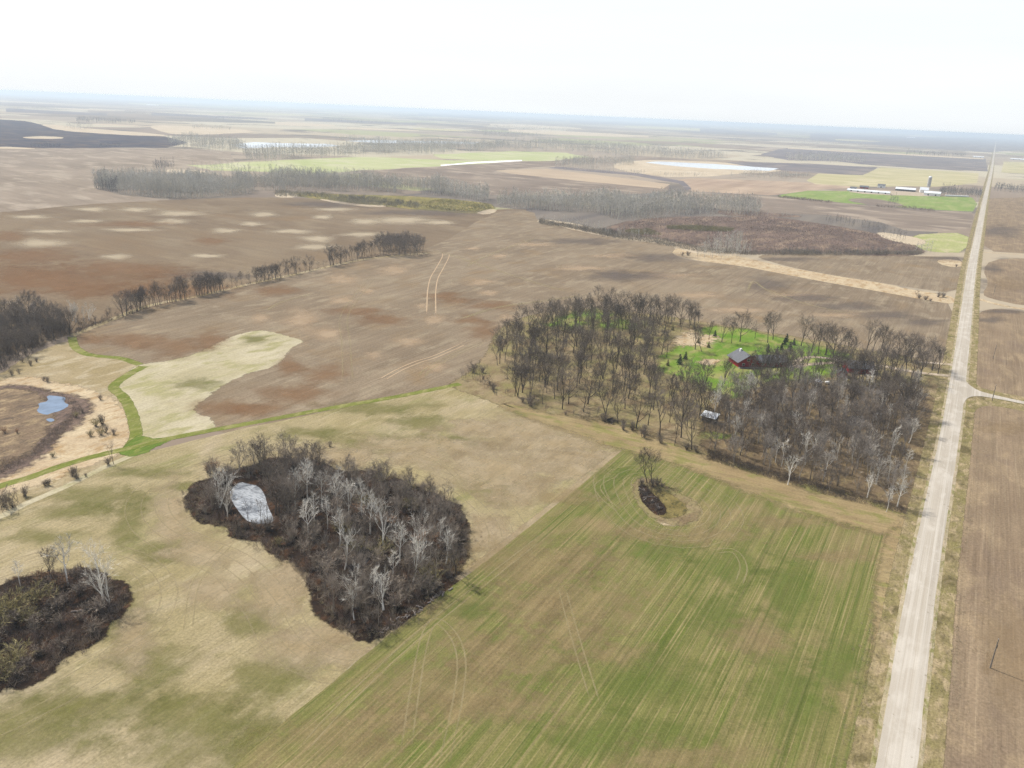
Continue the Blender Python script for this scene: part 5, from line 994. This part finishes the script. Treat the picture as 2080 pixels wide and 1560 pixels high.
for y in (-0.95, 0.95):
    g = Geo(); g.tube([np.array((0, y-0.1, 0.32)), np.array((0, y+0.1, 0.32))], [0.32, 0.32], 12); mesh_obj('wheel', g.V, g.T, darkw, c_)

# ---- distant farm
def far_building(name, px, py, L, W, h, rh, turn, mw, mr, label, cat, doors=2):
    w_ = P(px, py); e = empty(name, (w_[0], w_[1], 0.05), ROAD_A+turn, label, cat)
    e.scale = (0.78, 0.78, 0.75)
    gable_walls(L, W, h, rh, mw, e); gable_roof(L, W, h, rh, 0.6, 0.25, mr, e)
    for i in range(doors): boxes('door', [(-L/2+L*(i+0.6)/(doors+0.2)-1.6, -L/2+L*(i+0.6)/(doors+0.2)+1.6, -W/2-0.09, -W/2-0.03, 0.05, min(h-0.3, 3.2))], darkw, e)
    return e
far_building('long_barn', 1764, 391, 92, 15, 3.2, 2.6, 0, white_p, white_metal, 'very long low white barn at the left of distant farm', 'barn', 6)
far_building('cattle_barn', 1839, 388, 44, 16, 4.5, 4.0, 0, darkw, white_metal, 'white-roofed barn in the middle of the distant farm', 'barn', 4)
far_building('red_house', 1755, 383, 20, 11, 4.0, 3.2, 0.1, red_w, grey_roof, 'small red building behind the long low white barn', 'building', 1)
far_building('farm_house', 1790, 381, 17, 12, 5.5, 3.4, 0, white_p, grey_roof, 'white farmhouse among trees behind the long white barn', 'house', 1)
far_building('machine_shed', 1733, 385, 14, 10, 4.0, 2.6, 0.1, darkw, grey_roof, 'dark shed at the far left of the distant farm', 'shed', 1)
far_building('white_barn', 1893, 397, 34, 18, 6.0, 3.6, 0, white_p, white_metal, 'tall white barn standing in front of the silo', 'barn', 2)
far_building('white_barn', 1876, 391, 18, 14, 7.0, 5.5, 0.2, white_p, white_metal, 'smaller steep white barn just left below the silo', 'barn', 1)
far_building('white_shed', 1987, 320, 60, 20, 5, 3, 0, white_p, white_metal, 'white shed by the crossroads beyond the distant farm', 'shed', 2)
far_building('white_barn', 2070, 325, 90, 22, 5, 3.5, 0, white_p, white_metal, 'long white barn at the right edge beyond the crossroads', 'barn', 3)
far_building('white_shed', 1850, 280, 160, 50, 9, 5, 0, white_p, white_metal, 'large white shed far off near the horizon', 'shed', 2)
far_building('white_shed', 310, 214, 260, 60, 9, 5, 0, white_p, white_metal, 'tiny white shed far off under the left horizon', 'shed', 2)
wS = P(1886, 379); si = empty('silo', (wS[0], wS[1], 0.05), 0, 'tall grey concrete silo with a domed cap at the farm', 'silo'); si.scale = (0.85, 0.85, 0.82)
g = Geo(); g.tube([np.array((0, 0, z)) for z in (0, 8, 16, 23)], [4.2]*4, 20); mesh_obj('barrel', g.V, g.T, conc, si, smooth=True)
g = Geo(); g.tube([np.array((0, 0, 23+z)) for z in (0.02, 1.2, 2.2, 2.8, 3.0)], [4.3, 3.9, 2.7, 1.3, 0.05], 20); mesh_obj('dome', g.V, g.T, white_metal, si, smooth=True)
g = Geo()
for z in np.arange(1.5, 22.5, 1.5): g.tube([np.array((0, 0, z)), np.array((0, 0, z+0.12))], [4.26, 4.26], 20)
mesh_obj('hoops', g.V, g.T, wood_m, si)
boxes('chute', [(-0.5, 0.5, -5.0, -4.15, 0, 22.5)], conc, si)
gb = Geo(); R_ = 0.8
gb.tube([np.array((-0.75, 0, R_)), np.array((-0.7, 0, R_)), np.array((0.7, 0, R_)), np.array((0.75, 0, R_))], [0.5, R_, R_, 0.5], 12)
bale_me = None
for i in range(18):
    x = 1921+i*2.6; w_ = P(x, 398.6+i*0.10)
    if bale_me is None: o = mesh_obj('wrapped_bale', gb.V, gb.T, white_p, smooth=True); bale_me = o.data
    else: o = bpy.data.objects.new('wrapped_bale', bale_me); C.objects.link(o)
    o.location = (w_[0], w_[1], 0.05); o.scale = (1.6, 1.6, 1.6)
    tag(o, 'white wrapped bale in the straight row before the windbreak', 'bale', 'row of white wrapped bales')
# ---- poles, post, logs
def pole(x, y, H, label):
    w_ = P(x, y); e = empty('utility_pole', (w_[0], w_[1], 0), ROAD_A, label, 'utility pole', 'poles along the east field')
    g = Geo(); g.tube([np.array((0, 0, -0.3)), np.array((0.0, 0, H*0.5)), np.array((0.02, 0, H))], [0.17, 0.14, 0.11], 8); mesh_obj('shaft', g.V, g.T, wood_m, e)
    g = Geo(); g.tube([np.array((0, 0, H+0.005)), np.array((0, 0, H+0.2)), np.array((0, 0, H+0.3))], [0.04, 0.08, 0.03], 8); mesh_obj('insulator', g.V, g.T, conc, e)
    g = Geo(); g.tube([np.array((0.17, 0.0, H-2.2)), np.array((0.17, 0.0, H-1.3))], [0.05, 0.05], 6); mesh_obj('bracket', g.V, g.T, darkw, e)
for x, y, t in ((2011, 1357, 'wooden utility pole standing in the near brown east field'), (2015, 814, 'wooden utility pole beside the gravel side road'), (2017, 729, 'wooden utility pole in the field beyond the side road'), (2018, 599, 'wooden utility pole just above the straw field drive')): pole(x, y, 7.4, t)
m_ = empty('mailbox', (P(1967, 753)[0], P(1967, 753)[1], 0.05), ROAD_A, 'small dark mailbox on a post at the road edge', 'mailbox')
boxes('post', [(-0.06,0.06,-0.06,0.06,0,1.05)], wood_m, m_)
g = Geo(); g.tube([np.array((0, -0.3, 1.2)), np.array((0, 0.3, 1.2))], [0.15, 0.15], 10); mesh_obj('box', g.V, g.T, darkw, m_)
for x, y, t in ((1004, 801, 'leftmost weathered fence post at the hay corner'), (1008, 803, 'second weathered fence post at the hay corner'), (1026, 799, 'weathered fence post beside the grove saplings')):
    w_ = P(x, y); g = Geo(); g.tube([np.array((0, 0, -0.2)), np.array((0.03, 0, 0.9)), np.array((0.05, 0, 1.6))], [0.11, 0.1, 0.08], 7)
    o = mesh_obj('fence_post', g.V, g.T, wood_m); o.location = (w_[0], w_[1], 0); tag(o, t, 'fence post', 'old fence posts')
def log(x, y, L, r, rot, mat, label, group, tilt=0.0):
    rg = np.random.default_rng(int(x*7+y)); w_ = P(x, y); g = Geo(); n = 5; pts_ = []; 
    for i in range(n): pts_.append(np.array(((i/(n-1)-0.5)*L, rg.normal()*0.12, r+(i/(n-1))*L*tilt+rg.normal()*0.03)))
    g.tube([pts_[0]]+pts_+[pts_[-1]], [0.01]+[r*(1-0.45*i/(n-1)) for i in range(n)]+[0.01], 7)
    for k in range(3):
        q = pts_[1+k]; g.tube([q, q+np.array((rg.uniform(0.2, 0.6)*L*0.3, rg.choice([-1, 1])*L*0.15, L*0.06)), q+np.array((L*0.25, rg.choice([-1, 1])*L*0.22, L*0.12))], [r*0.4, r*0.25, 0.01], 4)
    o = mesh_obj('fallen_log', g.V, g.T, mat); o.location = (w_[0], w_[1], 0.06); o.rotation_euler = (0, 0, rot); return tag(o, label, 'log', group)
grey_log = plain_mat('bleached_wood', (0.24, 0.21, 0.19, 1), 0.9, 0.25, 2.0)
for i, t in enumerate(np.linspace(0, 1, 26)):
    x, y = 778+t*130+RNG.normal()*4, 1284-t*84+RNG.normal()*4
    log(x, y, RNG.uniform(0.8, 2.0), RNG.uniform(0.1, 0.2), RNG.uniform(0, 6.28), grey_log, 'bleached log in the pile lining the lower copse edge', 'log pile along the copse edge')
for i in range(26):
    x, y = 1302+(i%14)*3.2+RNG.normal()*3.5, 996+(i%14)*3.2+RNG.normal()*3.5
    log(x, y, RNG.uniform(1.2, 3.0), RNG.uniform(0.07, 0.15), RNG.uniform(0, 6.28), grey_log if i % 3 == 0 else darkw, 'dead branch in the tangle at the hollow pond', 'dead branches in the hollow', 0.1)
log(190, 1238, 9, 0.2, 0.4, grey_log, 'long fallen limb in front of the white corner tree', None)
log(705, 1150, 6, 0.15, 2.2, grey_log, 'grey fallen trunk across the middle of the copse', None)
bp = mass('brush_pile', darkw, BRUSH, [tuple(P(1241, 856)+RNG.normal(size=2)*0.9) for _ in range(60)], 0.4, 0.9, 5); del bp['kind']; tag(bp, 'dark heap of brush at the front edge of the grove', 'brush pile')

# ================================================================== LABELS of trees and bushes
ORD = ['leftmost', 'second from left', 'third from left', 'fourth from left', 'fifth from left', 'sixth from left', 'seventh from left', 'eighth from left', 'ninth from left', 'tenth from left', 'eleventh from left', 'twelfth from left']
cells = {}
for rec in PLANTS: cells.setdefault((PROTO[rec[1]][0]+' '+NOUN[rec[1][0]], rec[5]), []).append(rec)
for (look, place), L in cells.items():
    L.sort(key=lambda r: r[2])
    for i, r in enumerate(L):
        if len(L) == 1: t = look
        elif len(L) == 2: t = ('left-hand ', 'right-hand ')[i]+look
        elif len(L) <= 12: t = (ORD[i] if i < len(L)-1 else 'rightmost')+' '+look
        else: t = look
        r[0]['label'] = t+' '+place

# ================================================================== haze
hz_d = 1.15e-4
b = bpy.data.materials.new('haze'); b.use_nodes = True; t = b.node_tree; t.nodes.clear()
o_ = t.nodes.new('ShaderNodeOutputMaterial'); pv = t.nodes.new('ShaderNodeVolumePrincipled')
pv.inputs['Density'].default_value = hz_d; pv.inputs['Color'].default_value = (0.64, 0.765, 0.90, 1); pv.inputs['Anisotropy'].default_value = 0.2
t.links.new(pv.outputs[0], o_.inputs['Volume'])
x0, x1, y0, y1, z0, z1 = -39000, 39000, -3000, 39000, -1.0, CAM_H+4
V = [(x0,y0,z0),(x1,y0,z0),(x1,y1,z0),(x0,y1,z0),(x0,y0,z1),(x1,y0,z1),(x1,y1,z1),(x0,y1,z1)]
tag(mesh_obj('haze', V, [(0,3,2,1),(4,5,6,7),(0,1,5,4),(1,2,6,5),(2,3,7,6),(3,0,4,7)], b), kind='stuff')
